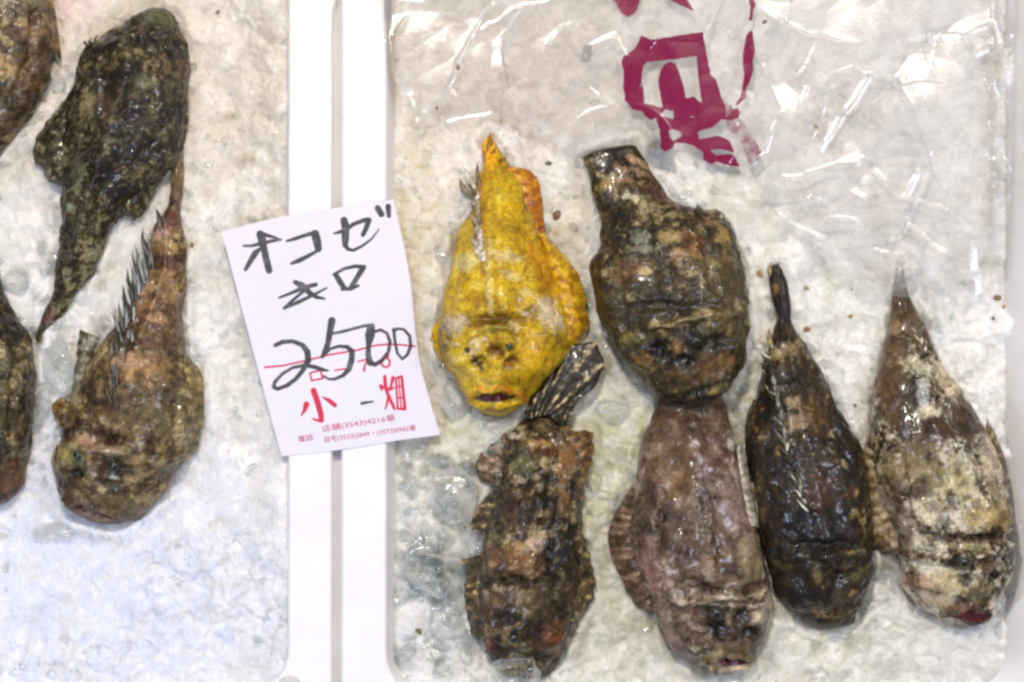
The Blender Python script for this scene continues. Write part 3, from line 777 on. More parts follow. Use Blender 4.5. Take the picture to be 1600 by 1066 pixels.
f.fin([(872,672),(884,710),(890,760),(894,796)], [(884,662),(900,674),(919,673),(927,716),(918,748),(911,792)], 36, 18, 7, [(0, (44, 30, 14)), (0.5, (88, 62, 30)), (1, (150, 114, 62))], 'dorsal_fin', bend=10, scal=3)
f.fin([(796,700),(786,735),(780,765)], [(790,676),(762,702),(744,722),(745,744),(772,764)], 30, 8, 5, [(0, (36, 30, 16)), (0.6, (92, 78, 52)), (1, (190, 158, 136))], 'pelvic_fin', bend=4, scal=2)

# --- near-black fish
P_BLK = [(0, (20, 14, 6)), (0.45, (36, 26, 12)), (0.7, (58, 40, 20)), (0.88, (96, 74, 42)), (1, (160, 140, 96))]
f = Fish('stonefish', 'near-black stonefish with a thin upright tail, second from the right',
    [(1208,411,1222,411,8),(1206,430,1231,430,13),(1210,465,1238,465,15),(1217,500,1242,500,17),(1212,516,1248,516,24),(1206,541,1264,541,38),(1193,575,1284,575,54),(1186,610,1303,610,70),(1174,650,1318,650,84),
     (1170,695,1344,695,96),(1175,740,1356,740,102),(1184,790,1362,790,104),(1190,840,1366,840,102),(1199,880,1366,880,96),(1209,915,1360,915,86),(1222,942,1350,942,70),(1244,962,1343,962,50),(1262,978,1333,978,30),(1278,989,1310,989,12)],
    P_BLK,
    patches=[(1236,628,9,8,0,(190,164,132),0.85),(1241,658,16,13,0,(176,152,126),0.7),(1232,548,18,10,0,(150,132,104),0.7),(1214,552,7,7,0,(186,170,140),0.7),(1294,678,5,5,0,(170,158,120),0.8),(1270,640,20,34,-25,(96,72,36),0.5),
             (1276,760,26,26,0,(84,54,30),0.6),(1320,862,8,5,-15,(150,136,84),0.85),(1341,858,7,4,0,(140,124,84),0.8),(1268,896,5,14,-20,(120,108,66),0.7),(1216,882,16,6,15,(96,84,44),0.7),(1340,892,22,6,-30,(110,98,54),0.7),
             (1305,930,9,14,0,(92,92,74),0.6),(1322,962,30,6,-15,(110,96,52),0.7),(1230,908,12,6,0,(84,74,40),0.6),(1258,870,14,4,20,(110,100,60),0.6),('l',[(1217,446),(1217,456)],5,(150,120,60),0.8),(1312,722,4,8,-40,(170,160,120),0.8),(1327,803,8,6,0,(120,112,66),0.7)],
    feats=[('g',1290,862,60,6,-3,6),('g',1280,846,60,6,0,-5),('g',1308,896,14,12,0,-5),('g',1250,900,14,12,0,-5),('l',[(1280,971),(1310,964),(1342,953)],3,-8),('l',[(1272,964),(1308,955),(1340,944)],5,5),('g',1268,900,8,16,0,5),
           ('l',[(1204,560),(1216,640),(1230,710),(1262,800)],6,5),('l',[(1290,590),(1300,660),(1322,720)],6,-6)],
    lump=4.0, wart=1.4, seed=53, pal_scale=16, fleck=(84, 68, 40), blotch=0.38)
f.spikes(chain([(1204,560),(1208,600),(1214,640),(1220,680),(1232,730),(1256,795)], 5.5, 19, 5, 7, 6, (-0.45, -0.9)), [(0, (24, 20, 12)), (0.35, (60, 56, 40)), (0.6, (120, 120, 98)), (1, (190, 192, 170))], lift=2.5)
f.spikes([(1210,545,1206,512,8),(1218,545,1222,516,8)], P_BLK, 'fin_flap', 2)
f.spikes([(1208,430,1209,408,6),(1222,430,1220,408,6)], P_BLK, 'tail_fin', 2)
f.fin([(1318,670),(1330,720),(1338,780),(1342,830)], [(1320,656),(1346,692),(1362,740),(1368,790),(1370,842)], 50, 16, 9, P_BLK, bend=14, scal=1)
f.fin([(1190,625),(1186,680),(1192,740)], [(1180,625),(1168,660),(1167,700),(1174,745)], 46, 14, 6, P_BLK, bend=10, scal=1)
f.eye(1308, 897, 6, (60, 60, 40), 0.6, 0.5)
f.mouth([(1284,969),(1310,961.5),(1338,952.5)], [(1284,969.5),(1310,964.5),(1338,954)], 0.3, 'dark_mouth') if 'dark_mouth' in M else None

# --- pale mottled fish on the right
P_PALE = [(0, (40, 27, 10)), (0.28, (80, 60, 30)), (0.48, (134, 114, 74)), (0.65, (168, 150, 110)), (0.85, (200, 186, 150)), (1, (222, 212, 190))]
DB = (76, 54, 26)
f = Fish('stonefish', 'pale cream and brown blotched stonefish with a red open mouth',
    [(1406,394,1420,394,8),(1403,440,1422,440,14),(1400,464,1428,462,20),(1396,496,1448,498,32),(1384,547,1470,549,50),(1369,600,1498,600,66),(1366,640,1525,640,80),(1363,690,1552,688,94),(1368,740,1574,738,102),
     (1380,790,1583,790,107),(1397,840,1587,840,106),(1408,880,1586,880,98),(1414,915,1578,915,86),(1430,940,1566,940,68),(1456,960,1556,961,48),(1492,975,1548,976,26),(1514,983,1540,983,10)],
    P_PALE,
    patches=[(1412,505,34,60,-6,(66,48,22),1),(1395,590,22,54,0,(84,60,28),0.95),(1405,650,30,26,0,(74,54,26),0.9),(1500,600,16,30,-28,(70,50,24),0.7),(1518,642,36,28,30,(62,42,20),1),(1455,668,76,17,0,(56,40,18),1),(1528,684,40,17,30,(60,44,20),1),
             (1425,700,26,30,0,(80,62,32),0.9),(1395,760,20,40,0,(90,70,38),0.9),(1440,745,12,14,0,(64,48,22),1),(1470,735,10,10,0,(64,48,22),1),(1410,810,22,16,0,(70,52,26),0.9),(1460,830,30,10,10,(60,44,20),0.9),(1420,490,34,40,0,(96,76,44),0.75),(1410,520,26,34,0,(92,66,34),0.85),(1400,515,12,10,0,(156,124,88),0.7),(1385,600,16,60,0,(118,84,46),0.75),(1400,580,20,20,0,(126,98,48),0.6),(1430,572,15,15,0,(208,198,158),0.95),(1478,598,16,30,-28,(212,190,148),0.95),
             (1441,643,18,9,-10,(214,200,156),0.95),(1436,610,9,20,0,(196,196,190),0.85),(1415,640,9,28,0,DB,0.85),(1511,643,26,22,30,DB,0.95),(1450,668,60,14,0,DB,0.85),(1525,680,34,14,30,DB,0.9),(1430,675,20,18,0,DB,0.8),  # pale grey spot: a bluish wet highlight painted into the skin
             (1542,716,24,34,0,(216,192,154),0.95),(1497,718,28,12,0,(214,200,160),0.9),(1480,750,36,26,0,(184,168,108),0.8),(1420,730,40,28,0,(134,112,62),0.7),(1435,770,20,14,0,(92,72,36),0.8),(1472,772,7,10,0,DB,0.9),(1498,774,8,5,0,DB,0.8),
             (1537,800,44,20,0,(166,136,56),0.85),(1524,838,52,6,3,DB,0.9),(1545,762,20,12,20,(120,94,44),0.75),(1448,800,32,20,0,(206,190,150),0.85),(1432,852,20,11,20,(214,204,166),0.9),(1500,850,36,7,0,(182,164,112),0.8),(1444,880,30,6,12,(214,206,176),0.9),
             (1440,866,22,5,10,DB,0.85),(1492,872,18,14,0,(40,36,16),1),(1496,903,16,14,0,(38,26,12),1),(1543,902,9,12,0,(40,30,14),1),(1531,874,14,14,0,(112,84,42),0.85),(1576,864,11,11,0,(72,56,28),0.85),(1470,905,30,18,0,(202,180,128),0.8),
             (1430,910,16,11,0,(196,148,110),0.7),(1520,920,26,14,0,(176,156,104),0.7),(1455,930,34,8,10,(196,176,140),0.7),(1450,920,26,3,15,DB,0.6),(1476,945,40,6,12,(190,156,118),0.8),(1500,948,30,4,-5,(140,74,50),0.7),
             (1405,820,14,50,-10,(132,110,92),0.6),('l',[(1424,496),(1445,548),(1467,609),(1484,662),(1514,722),(1531,790)],3.5,(60,46,24),0.7)],
    feats=[('l',[(1412,862),(1445,872),(1500,862),(1545,862),(1582,850)],6,8),('g',1524,838,56,6,0,-8),('g',1537,806,40,16,0,5),('g',1492,871,15,12,0,4),('g',1496,904,13,12,0,-11),('g',1543,903,8,10,0,-8),('g',1531,875,13,13,0,-7),
           ('g',1576,866,10,10,0,-4),('g',1438,864,22,5,10,-5),('g',1520,915,12,14,0,5),('l',[(1470,953),(1520,944),(1558,946)],4.5,6),('l',[(1482,962),(1525,960),(1550,955)],5,-9),('l',[(1480,972),(1525,981),(1552,968)],5,5),
           ('l',[(1424,496),(1445,548),(1467,609),(1484,662),(1514,722),(1531,790)],5,5),('l',[(1400,700),(1410,780),(1425,840)],6,-6)],
    lump=3.8, wart=1.1, seed=67, pal_scale=17, dark=0.6, tone=0.76, fleck=(208, 196, 168), blotch=0.8, tint=(1.0, 0.98, 0.95), sat=0.85)
f.eye(1492, 871, 9, (92, 90, 50), 0.55, 0.45)
f.eye(1560, 868, 6, (92, 80, 50), 0.6, 0.5)
f.mouth([(1483,962),(1505,956),(1530,952),(1553,953)], [(1483,962),(1505,970),(1528,974),(1553,953)])
f.spikes(chain([(1424,500),(1445,552),(1467,612),(1484,665)], 5.5, 9, 5.5, 5, 9, (-0.3, -0.95)), [(0, (50, 38, 20)), (0.45, (110, 92, 58)), (1, (204, 192, 160))], lift=0)
f.spikes(chain([(1500,690),(1516,728),(1530,770)], 7, 10, 6, 5, 19, (-0.3, -0.95)), [(0, (50, 38, 20)), (1, (180, 166, 130))], lift=0)
f.fin([(1384,690),(1386,740),(1396,800),(1412,856)], [(1362,680),(1350,722),(1344,770),(1350,822),(1364,852),(1400,872)], 44, 10, 11, [(0, (66, 50, 26)), (0.5, (128, 106, 72)), (1, (196, 178, 142))], bend=12, scal=2)
f.fin([(1540,668),(1556,720),(1572,790)], [(1546,652),(1568,694),(1580,736),(1589,796)], 46, 20, 8, [(0, (50, 38, 20)), (0.6, (96, 78, 44)), (1, (176, 160, 110))], bend=8, scal=1)

# --- dark fish upper left, head up
P_OLV = [(0, (24, 18, 8)), (0.35, (42, 33, 17)), (0.6, (62, 51, 29)), (0.8, (90, 78, 48)), (1, (150, 142, 108))]
f = Fish('stonefish', 'dark olive stonefish lying head up in the left box',
    [(222,9,250,8,14),(203,23,271,24,40),(181,41,286,56,64),(153,57,290,86,82),(131,77,291,116,94),(120,105,286,150,100),(107,140,288,190,100),(99,180,280,228,94),(95,225,258,268,86),(93,265,225,300,76),
     (92,300,192,332,66),(89,345,167,358,54),(85,390,153,396,42),(80,425,137,432,32),(76,456,110,462,22),(64,485,92,491,16),(52,513,69,515,12),(46,534,58,537,8)],
    P_OLV,
    patches=[(238,26,22,13,0,(118,122,92),0.8),(262,34,12,14,0,(104,106,74),0.7),(232,140,20,16,0,(92,92,66),0.6),(192,46,9,7,0,(128,122,104),0.8),(212,33,12,9,0,(34,26,14),0.8),(130,270,12,14,0,(120,122,92),0.6),(124,300,9,8,0,(140,146,110),0.7),
             (112,325,7,5,20,(140,168,150),0.8),(130,290,6,8,0,(160,158,128),0.7),(170,170,20,16,0,(92,76,60),0.5),(230,195,16,9,-20,(104,84,60),0.6),(72,500,6,12,30,(150,104,80),0.7),(100,402,10,8,0,(110,100,80),0.6),
             (122,342,10,22,0,(106,106,76),0.5),(215,220,50,40,0,(36,28,14),0.5),(288,108,6,12,0,(112,84,60),0.6)],
    feats=[('g',212,36,12,10,0,5),('l',[(180,52),(205,60),(225,70)],5,-7),('g',246,26,20,14,0,6),('g',190,80,20,14,0,5),('g',235,80,16,14,0,-5),('g',236,140,18,14,0,4),('l',[(230,80),(190,180),(140,320),(110,420)],7,5),('l',[(250,60),(285,70)],5,-6),
           ('l',[(125,120),(110,180),(105,260)],6,-6),('l',[(275,140),(268,190),(240,240)],6,-6)],
    lump=4.8, wart=2.2, seed=71, pal_scale=12)
f.eye(226, 62, 6, (60, 70, 60), 0.6, 0.4)
f.eye(262, 78, 6, (60, 70, 60), 0.6, 0.4)
f.fin([(112,160),(106,200),(102,245),(104,285)], [(96,152),(66,190),(49,219),(49,252),(60,262),(66,277),(90,290)], 40, 12, 8, P_OLV, bend=14, scal=2)
f.fin([(252,246),(232,276),(206,300),(184,318)], [(266,252),(238,296),(232,308),(220,332),(203,344),(190,334),(176,336)], 40, 10, 8, P_OLV, bend=14, scal=2)
f.fin([(268,150),(264,190),(256,225)], [(284,145),(290,172),(289,200),(278,236)], 44, 16, 6, P_OLV, bend=8, scal=1)
f.spikes([(140,75,128,62,4),(144,72,141,57,4),(150,66,152,52,3)]+chain([(150,240),(135,290),(120,345)], 7, 11, 4, 4, 3, (0.3, 0.9)), P_OLV)

# --- brown fish lower left, head down
P_BRN = [(0, (56, 36, 16)), (0.3, (86, 60, 28)), (0.55, (114, 88, 46)), (0.78, (142, 116, 68)), (1, (184, 158, 104))]
f = Fish('stonefish', 'brown and tan stonefish with grey back spines, head down in the left box',
    [(266,214,281,214,8),(262,265,282,262,14),(256,320,278,318,22),(238,348,278,345,30),(230,385,286,385,40),(225,430,286,428,50),(206,470,283,470,60),(181,505,283,510,70),(150,545,285,550,82),(126,585,298,590,94),
     (109,625,304,630,102),(98,665,303,670,102),(88,692,296,700,98),(79,718,281,722,90),(84,745,265,748,80),(92,775,256,772,66),(100,797,234,796,48),(125,814,216,812,28),(152,823,196,821,10)],
    P_BRN,
    patches=[(268,240,12,18,0,(176,152,112),0.7),(272,290,9,24,0,(158,112,70),0.7),(262,345,20,16,0,(126,66,50),0.8),(243,365,16,7,0,(190,140,128),0.85),(254,388,24,9,0,(170,128,72),0.8),(255,410,28,10,15,(92,52,24),0.85),(250,432,26,9,0,(174,126,74),0.75),
             (226,452,14,10,0,(190,142,100),0.8),(268,455,14,22,0,(176,134,80),0.7),(240,490,34,28,0,(98,50,24),0.8),(250,498,14,8,20,(180,136,90),0.7),(228,475,16,8,0,(176,128,82),0.7),(245,530,34,14,0,(96,54,26),0.7),
             (220,572,34,24,0,(178,130,84),0.85),(205,560,16,12,0,(196,150,116),0.7),(245,590,26,18,0,(156,116,62),0.7),(200,640,40,30,0,(94,64,32),0.6),(260,640,36,30,0,(120,100,54),0.6),(175,675,40,12,20,(66,34,18),0.85),
             (185,702,30,6,5,(184,160,124),0.75),(145,690,18,9,30,(160,112,94),0.7),(110,714,15,10,0,(160,140,62),0.8),(130,710,12,11,0,(92,98,66),0.8),(187,726,18,13,0,(28,28,16),1),(212,715,12,8,30,(184,144,90),0.7),(160,725,12,18,0,(74,44,24),0.8),
             (125,738,14,9,0,(34,22,10),1),(176,752,14,8,0,(60,42,22),0.7),(220,745,26,6,-25,(184,152,98),0.7),(185,742,5,4,0,(200,206,190),0.8),(200,790,34,16,0,(110,92,52),0.6),(140,785,34,14,0,(104,80,48),0.6),(225,790,16,10,-30,(138,110,66),0.7),
             ('l',[(108,800),(130,808),(160,816),(190,820)],5,(150,104,84),0.8)],
    feats=[('l',[(90,700),(125,694),(155,700),(190,704),(230,700)],6,8),('g',176,682,44,8,15,-7),('g',130,711,13,12,0,4),('g',187,726,14,11,0,5),('g',125,739,12,8,0,-7),('g',178,755,14,8,0,-6),('g',160,726,10,14,0,-5),
           ('l',[(98,789),(125,792),(152,803),(178,812)],3.2,-9),('l',[(98,782),(130,784),(165,796),(190,806)],5,5),('g',110,715,12,9,0,5),('l',[(262,745),(235,730),(250,690)],5,-5),('l',[(282,560),(285,620),(278,690)],6,-7),
           ('l',[(235,420),(210,500),(178,600)],6,5)],
    lump=4.2, wart=1.8, seed=83, pal_scale=15, sat=0.85, tint=(0.97, 0.98, 0.88), tone=0.74)
f.eye(187, 725, 9, (70, 76, 48), 0.6, 0.45)
f.eye(130, 710, 8, (92, 98, 70), 0.5, 0.5)
f.mouth([(101,789),(118,789.5),(138,796),(158,804),(174,811)], [(101,789),(118,795),(138,801),(158,808),(174,811)])
P_SPG = [(0, (44, 40, 30)), (0.5, (88, 88, 78)), (1, (164, 170, 172))]
rj = np.random.RandomState(4)
sp = []
for (tx, ty, bx, by, w) in ((236,323,246,356,6),(243,325,250,358,5),(254,323,254,350,5),(217,368,228,410,7),(224,376,232,416,6),(204,388,220,440,7),(211,398,224,446,6),(195,419,214,464,7),(204,428,216,470,6),
                            (192,444,206,492,8),(199,452,210,500,6),(184,466,200,516,8),(192,474,204,530,7),(178,486,192,540,7),(186,510,196,560,7),(174,540,186,590,6),(180,556,188,600,6),(172,580,182,628,6)):
    sp.append((bx, by, tx, ty, w))
sp = [(a+rj.uniform(-3, 3), b+rj.uniform(-3, 3), c+rj.uniform(-4, 4), d+rj.uniform(-6, 6), w*rj.uniform(0.5, 1.0)) for a, b, c, d, w in sp]
sp += [(a+3, b-6, c+4, d-9, w*0.8) for a, b, c, d, w in sp[3:]]+[(a+7, b+4, c+8, d+7, w*0.8) for a, b, c, d, w in sp[1:]]
f.spikes(sp, P_SPG, lift=5)
f.fin([(286,556),(290,620),(284,690),(272,716)], [(288,556),(310,582),(315,620),(309,682),(302,706),(278,728)], 44, 12, 10, [(0, (58, 46, 20)), (0.5, (104, 88, 44)), (1, (168, 148, 92))], bend=10, scal=1)
f.fin([(156,528),(142,560),(130,600),(124,640)], [(122,514),(118,552),(113,590),(106,640)], 40, 34, 7, [(0, (50, 40, 24)), (0.6, (96, 88, 66)), (1, (150, 148, 132))], 'pelvic_fin', bend=8, scal=2, stripe=0.3)
f.fin([(112,630),(106,650),(104,672)], [(92,622),(77,633),(80,652),(89,670)], 36, 20, 3, P_BRN, bend=6, scal=1)

# --- two fish cut by the left edge of the picture
P_TAN = [(0, (52, 32, 14)), (0.3, (88, 60, 24)), (0.5, (128, 100, 46)), (0.72, (166, 140, 78)), (1, (206, 186, 128))]
f = Fish('stonefish', 'tan and yellow spotted stonefish cut off at the top left corner',
    [(-60,-150,10,-152,20),(-90,-115,50,-118,56),(-98,-60,68,-62,84),(-100,0,78,0,94),(-98,50,82,50,94),(-90,100,78,100,84),(-80,140,66,140,72),(-70,180,46,178,56),(-60,215,14,212,40),(-55,260,-14,258,24),(-50,330,-26,330,10)],
    P_TAN,
    patches=[(14,110,22,16,0,(206,168,100),0.85),(55,55,22,16,0,(186,140,84),0.6),(30,55,10,10,0,(70,40,24),0.8),(45,75,9,10,0,(60,42,20),0.8),(20,150,40,22,0,(72,58,24),0.7),(55,110,20,50,15,(98,60,30),0.7),(40,20,50,14,0,(70,42,24),0.7),(10,190,20,20,0,(92,64,30),0.7),(20,8,50,10,0,(128,120,90),0.6)],
    feats=[('l',[(-10,-60),(-6,80),(-20,200)],7,5),('l',[(60,20),(55,90),(30,160)],6,-6)], lump=4.4, wart=2.0, seed=91, pal_scale=12, sat=0.75)
f.fin([(60,-40),(66,0),(68,50)], [(74,-40),(84,30),(93,98)], 46, 16, 4, P_BRN, bend=6, scal=1)
f = Fish('stonefish', 'dark olive brown stonefish cut off by the left edge, beside the lump of clear ice',
    [(-42,380,-16,380,10),(-60,440,-6,440,30),(-80,486,12,486,52),(-100,520,40,520,74),(-110,560,50,560,90),(-112,620,51,620,96),(-108,668,45,668,92),(-100,715,38,715,78),(-85,750,30,750,60),(-60,780,10,780,36),(-40,794,-12,794,12)],
    P_DARK,
    patches=[(30,570,14,20,0,(92,84,50),0.6),(10,610,20,14,0,(126,110,60),0.6),(16,750,24,30,0,(120,80,56),0.7),(14,650,20,16,0,(84,76,36),0.6),(36,700,8,16,0,(70,52,28),0.6)],
    feats=[('l',[(35,530),(30,600),(25,680)],6,-6),('g',10,700,20,12,0,5)], lump=4.6, wart=2.0, seed=97, pal_scale=13)
f.eye(2, 722, 8, (80, 76, 48), 0.55, 0.4)

# ------------------------------------------------------------------ ice beds, pushed up round the bodies
BX, BY = np.meshgrid(np.arange(-700, 1720, 7.0), np.arange(-300, 1120, 7.0))
BD = np.full(BX.shape, 1e9)
for poly in OUTLINES:
    BD = np.minimum(BD, poly_sdf(BX, BY, poly))
def body_dist(x, y):
    u = np.clip((np.asarray(x, float)+700)/7.0, 0, BX.shape[1]-1.001); v = np.clip((np.asarray(y, float)+300)/7.0, 0, BX.shape[0]-1.001)
    i = u.astype(int); j = v.astype(int); fu = u-i; fv = v-j
    return (BD[j, i]*(1-fu)+BD[j, i+1]*fu)*(1-fv)+(BD[j+1, i]*(1-fu)+BD[j+1, i+1]*fu)*fv
_ice0 = ice_z
def ice_z(x, y):
    d = body_dist(x, y)
    n = 0.5+0.9*fbm(np.asarray(x)/38, np.asarray(y)/38, 0, 2, 203)
    return _ice0(x, y)+15*np.clip(n, 0, 1.2)*np.exp(-((d-9)/13.0)**2)
ice_bed('crushed_ice', -660, 456, -140, 1074, 2.2, 'packed crushed ice filling the left foam box', skirtL)
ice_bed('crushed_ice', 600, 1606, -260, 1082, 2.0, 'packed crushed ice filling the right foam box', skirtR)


# ------------------------------------------------------------------ price card
def card_uv(u, v):
    """u across 0..1, v down 0..1 -> units"""
    T = spline([(347,362,0),(430,341,0),(520,326,0),(615,312,0)], 201)[:, :2]
    B = spline([(440,713,0),(530,703,0),(610,690,0),(687,680,0)], 201)[:, :2]
    L = spline([(347,362,0),(377,477,0),(409,598,0),(440,713,0)], 201)[:, :2]
    R = spline([(615,312,0),(638,420,0),(657,572,0),(687,680,0)], 201)[:, :2]
    def at(A, t):
        k = np.clip(t, 0, 1)*200; i = np.clip(k.astype(int), 0, 199); fr = (k-i)[..., None]
        return A[i]*(1-fr)+A[i+1]*fr
    uu, vv = u[..., None], v[..., None]
    return at(T, u)*(1-vv)+at(B, u)*vv+at(L, v)*(1-uu)+at(R, v)*uu-((1-uu)*(1-vv)*T[0]+uu*(1-vv)*T[-1]+(1-uu)*vv*B[0]+uu*vv*B[-1])

def card_z(x, y):
    z = RIM+2.2+0.8*fbm(x/60, y/60, 0, 2, 99)
    z = z - 0.0016*np.maximum(x-612, 0)**2*0.9 - 0.13*np.maximum(x-606, 0)
    z = z + 0.0006*np.maximum(452-x, 0)**2*0.6
    z = z + 5*np.exp(-((x-690)/34)**2-((y-690)/60)**2) + 1.2*np.exp(-((x-612)/9)**2)
    return z

cu, cv = 330, 460
U, Vv = np.meshgrid(np.linspace(0, 1, cu), np.linspace(0, 1, cv))
Pc = card_uv(U, Vv)
X, Y = Pc[...,0], Pc[...,1]
def za(pts): return [(x/4.706+340, y/4.706+300, r/4.706) for x, y, r in pts]
def zb(pts): return [(x/4.442+390, y/4.442+480, r/4.442) for x, y, r in pts]
black = [za(p) for p in (
    [(195,397,6),(250,398,9),(330,378,12),(400,362,10),(470,352,4)],
    [(335,312,14),(400,330,9),(465,351,4)],
    [(315,312,26),(330,360,28),(345,430,22),(360,500,23),(380,578,22)],
    [(312,420,10),(280,450,20),(255,490,18),(208,570,12)],
    [(510,362,6),(570,345,11),(650,318,11),(700,305,14)],
    [(718,310,28),(733,370,28),(742,418,23)],
    [(738,432,8),(660,475,12),(600,505,15),(545,527,8)],
    [(930,210,24),(942,260,27),(940,340,25),(938,390,18),(960,422,11),(1000,430,9),(1060,400,8),(1130,350,5),(1187,276,2)],
    [(858,306,5),(930,287,14),(1000,238,12),(1080,208,14),(1112,208,18)],
    [(1112,212,18),(1092,270,16),(1070,315,14)],
    [(1178,120,20),(1205,165,20)],[(1255,108,18),(1260,178,13)],
    [(855,608,8),(930,566,9),(1010,547,11),(1078,552,13)],[(868,608,16),(900,660,19),(932,708,16)],[(1068,562,19),(1020,640,16),(985,700,16)],[(915,716,9),(980,712,12),(1035,690,8)],
    [(455,778,6),(540,745,9),(640,702,15),(722,682,13)],[(490,856,8),(600,808,12),(700,760,9),(800,708,5)],[(572,664,14),(620,690,24),(680,745,17),(730,775,12),(785,785,6)],[(628,735,9),(550,800,9),(495,850,7)])]
black += [zb(p) for p in (
    [(180,265,12),(230,242,13),(300,237,12),(370,265,15),(402,310,19),(408,370,19),(370,440,14),(320,500,12),(260,545,12),(195,568,11),(168,555,11),(176,520,10),(230,462,9),(300,420,8),(380,405,11),(450,415,12),(510,435,11),(545,441,4)],
    [(572,95,24),(560,160,20),(545,250,17),(520,320,16),(505,345,11)],
    [(505,345,8),(560,290,8),(620,272,9),(680,277,12),(713,310,17),(708,370,19),(690,430,17),(650,475,11),(590,500,8),(550,500,6),(518,480,5)],
    [(555,186,8),(640,172,8),(740,145,8),(800,130,8),(850,130,16)],
    [(842,142,26),(836,195,32),(826,270,14),(823,330,17),(836,385,20),(870,400,12),(920,370,12),(965,310,10),(975,240,10),(955,182,8),(910,158,8),(870,170,8)],
    [(1000,155,9),(1010,240,8),(1025,320,7),(1060,362,6),(1095,330,9),(1118,270,10),(1110,200,9),(1070,155,7),(1022,150,7),(1000,178,6)],
    [(780,668,9),(815,662,7),(858,655,3)])]
red = [zb(p) for p in (
    [(108,418,6),(240,405,5),(400,370,5),(560,330,5),(740,300,5),(880,265,5),(960,258,5),(1050,262,5),(1145,272,5)],
    [(420,458,5),(432,510,5),(510,495,6),(492,438,5),(420,458,5)],[(590,440,4),(660,428,5)],[(752,378,4),(822,362,5),(800,405,5),(795,440,8)],
    [(945+30*math.cos(a), 385+32*math.sin(a), 6) for a in np.linspace(0, 2*math.pi, 12)],[(955+12*math.cos(a), 338+12*math.sin(a), 4) for a in np.linspace(0, 2*math.pi, 8)],
    [(445,580,20),(470,650,20),(495,740,19),(500,785,16)],[(500,790,12),(470,785,8),(438,775,4)],[(395,675,20),(385,710,13),(358,755,3)],[(508,625,4),(555,650,14),(592,680,15)],
    [(938,482,11),(946,560,12),(965,620,10),(955,670,7),(942,708,4)],[(912,548,12),(918,575,7)],[(920,552,7),(975,572,9),(1000,560,6)],[(995,490,11),(985,540,8),(972,570,5)],[(968,612,8),(985,660,10),(1006,705,9)],
    [(1015,492,6),(1056,482,8),(1078,708,10),(1028,706,6),(1015,492,6)],[(1034,488,4),(1052,706,4)],[(1018,555,4),(1064,548,4)],[(1022,632,4),(1070,626,4)])]
ink = np.full(X.shape, 99.0)
for s in black: ink = np.minimum(ink, stroke_sdf(X, Y, s)-0.7)
rd = np.full(X.shape, 99.0)
for s in red: rd = np.minimum(rd, stroke_sdf(X, Y, s)-0.4)
m, nt, b = new_mat('price_paper')
def attr(nt, n):
    a = N(nt, 'ShaderNodeAttribute'); a.attribute_name = n; return a.outputs['Fac']
pn = noise_n(nt, 350, 3); pn2 = noise_n(nt, 40, 3)
paper = mixc(nt, 0.4, (0.71, 0.655, 0.74, 1), ramp(nt, pn2, 0.3, 0.7, (0.93,0.93,0.95,1), (1.03,1.03,1.03,1)), 'MULTIPLY')
rmask = ramp(nt, attr(nt, 'red_print'), 0.42, 0.58, (1,1,1,1), (0,0,0,1))
c = mixc(nt, rmask, paper, (*lin((196, 28, 62)), 1))
bm = ramp(nt, attr(nt, 'ink'), 0.36, 0.62, (1,1,1,1), (0,0,0,1))
dry = N(nt, 'ShaderNodeMath', operation='MULTIPLY'); nt.links.new(bm, dry.inputs[0])
nt.links.new(ramp(nt, noise_n(nt, 160, 4), 0.25, 0.5, (0.82,0.82,0.82,1), (0.97,0.97,0.97,1)), dry.inputs[1])
c = mixc(nt, dry.outputs[0], c, (*lin((34, 36, 34)), 1))
nt.links.new(c, b.inputs['Base Color'])
b.inputs['Roughness'].default_value = 0.6
nt.links.new(bump(nt, pn, 0.1, 0.0003), b.inputs['Normal'])
b.inputs['Subsurface Weight'].default_value = 0.15; b.inputs['Subsurface Scale'].default_value = 0.002
M['paper'] = m
M['redink'] = plain('red_ink', (190, 40, 78), 0.6)
Vt = np.stack([X, Y, card_z(X, Y)], -1)
Fc = grid_faces(cv, cu)[:, ::-1]; n = cu*cv
Vb = Vt.copy(); Vb[..., 2] -= 0.8
card = mesh_np('price_card', W(np.concatenate([Vt.reshape(-1, 3), Vb.reshape(-1, 3)]), RIM), np.concatenate([Fc, Fc[:, ::-1]+n]), M['paper'],
    attrs={'ink': np.concatenate([(0.5+ink/4).ravel(), np.ones(n)]), 'red_print': np.concatenate([(0.5+rd/4).ravel(), np.ones(n)])})
tag(card, 'white paper price card with black brush writing and red print across both rims', 'price card')

def small_text(txt, a, b2, h, squeeze=1.0):
    cur = bpy.data.curves.new('printed_text', 'FONT'); cur.body = txt; cur.size = 1.0; cur.resolution_u = 3
    ob = bpy.data.objects.new('printed_text', cur); COL.objects.link(ob)
    bpy.context.view_layer.update()
    dg = bpy.context.evaluated_depsgraph_get()
    me = bpy.data.meshes.new_from_object(ob.evaluated_get(dg))
    bpy.data.objects.remove(ob)
    nv = len(me.vertices)
    if nv == 0: return
    c = np.empty(nv*3, np.float32); me.vertices.foreach_get('co', c); c = c.reshape(-1, 3)
    w = c[:, 0].max()-c[:, 0].min(); t = (c[:, 0]-c[:, 0].min())/w
    a = np.array(a, float); b2 = np.array(b2, float); d = (b2-a); L = np.hypot(*d); ux, uy = d/L
    hh = c[:, 1]/0.75*h
    x = a[0]+ux*L*t+uy*hh; y = a[1]+uy*L*t-ux*hh
    P = np.stack([x, y, card_z(x, y)+0.5], -1)
    me.vertices.foreach_set('co', W(P, RIM).astype(np.float32).ravel()); me.update()
    me.materials.clear(); me.materials.append(M['redink'])
    o = bpy.data.objects.new('printed_text', me); COL.objects.link(o); o.parent = card
small_text('店舗(3543)4216番', (504, 674.5), (618, 656), 8.5)
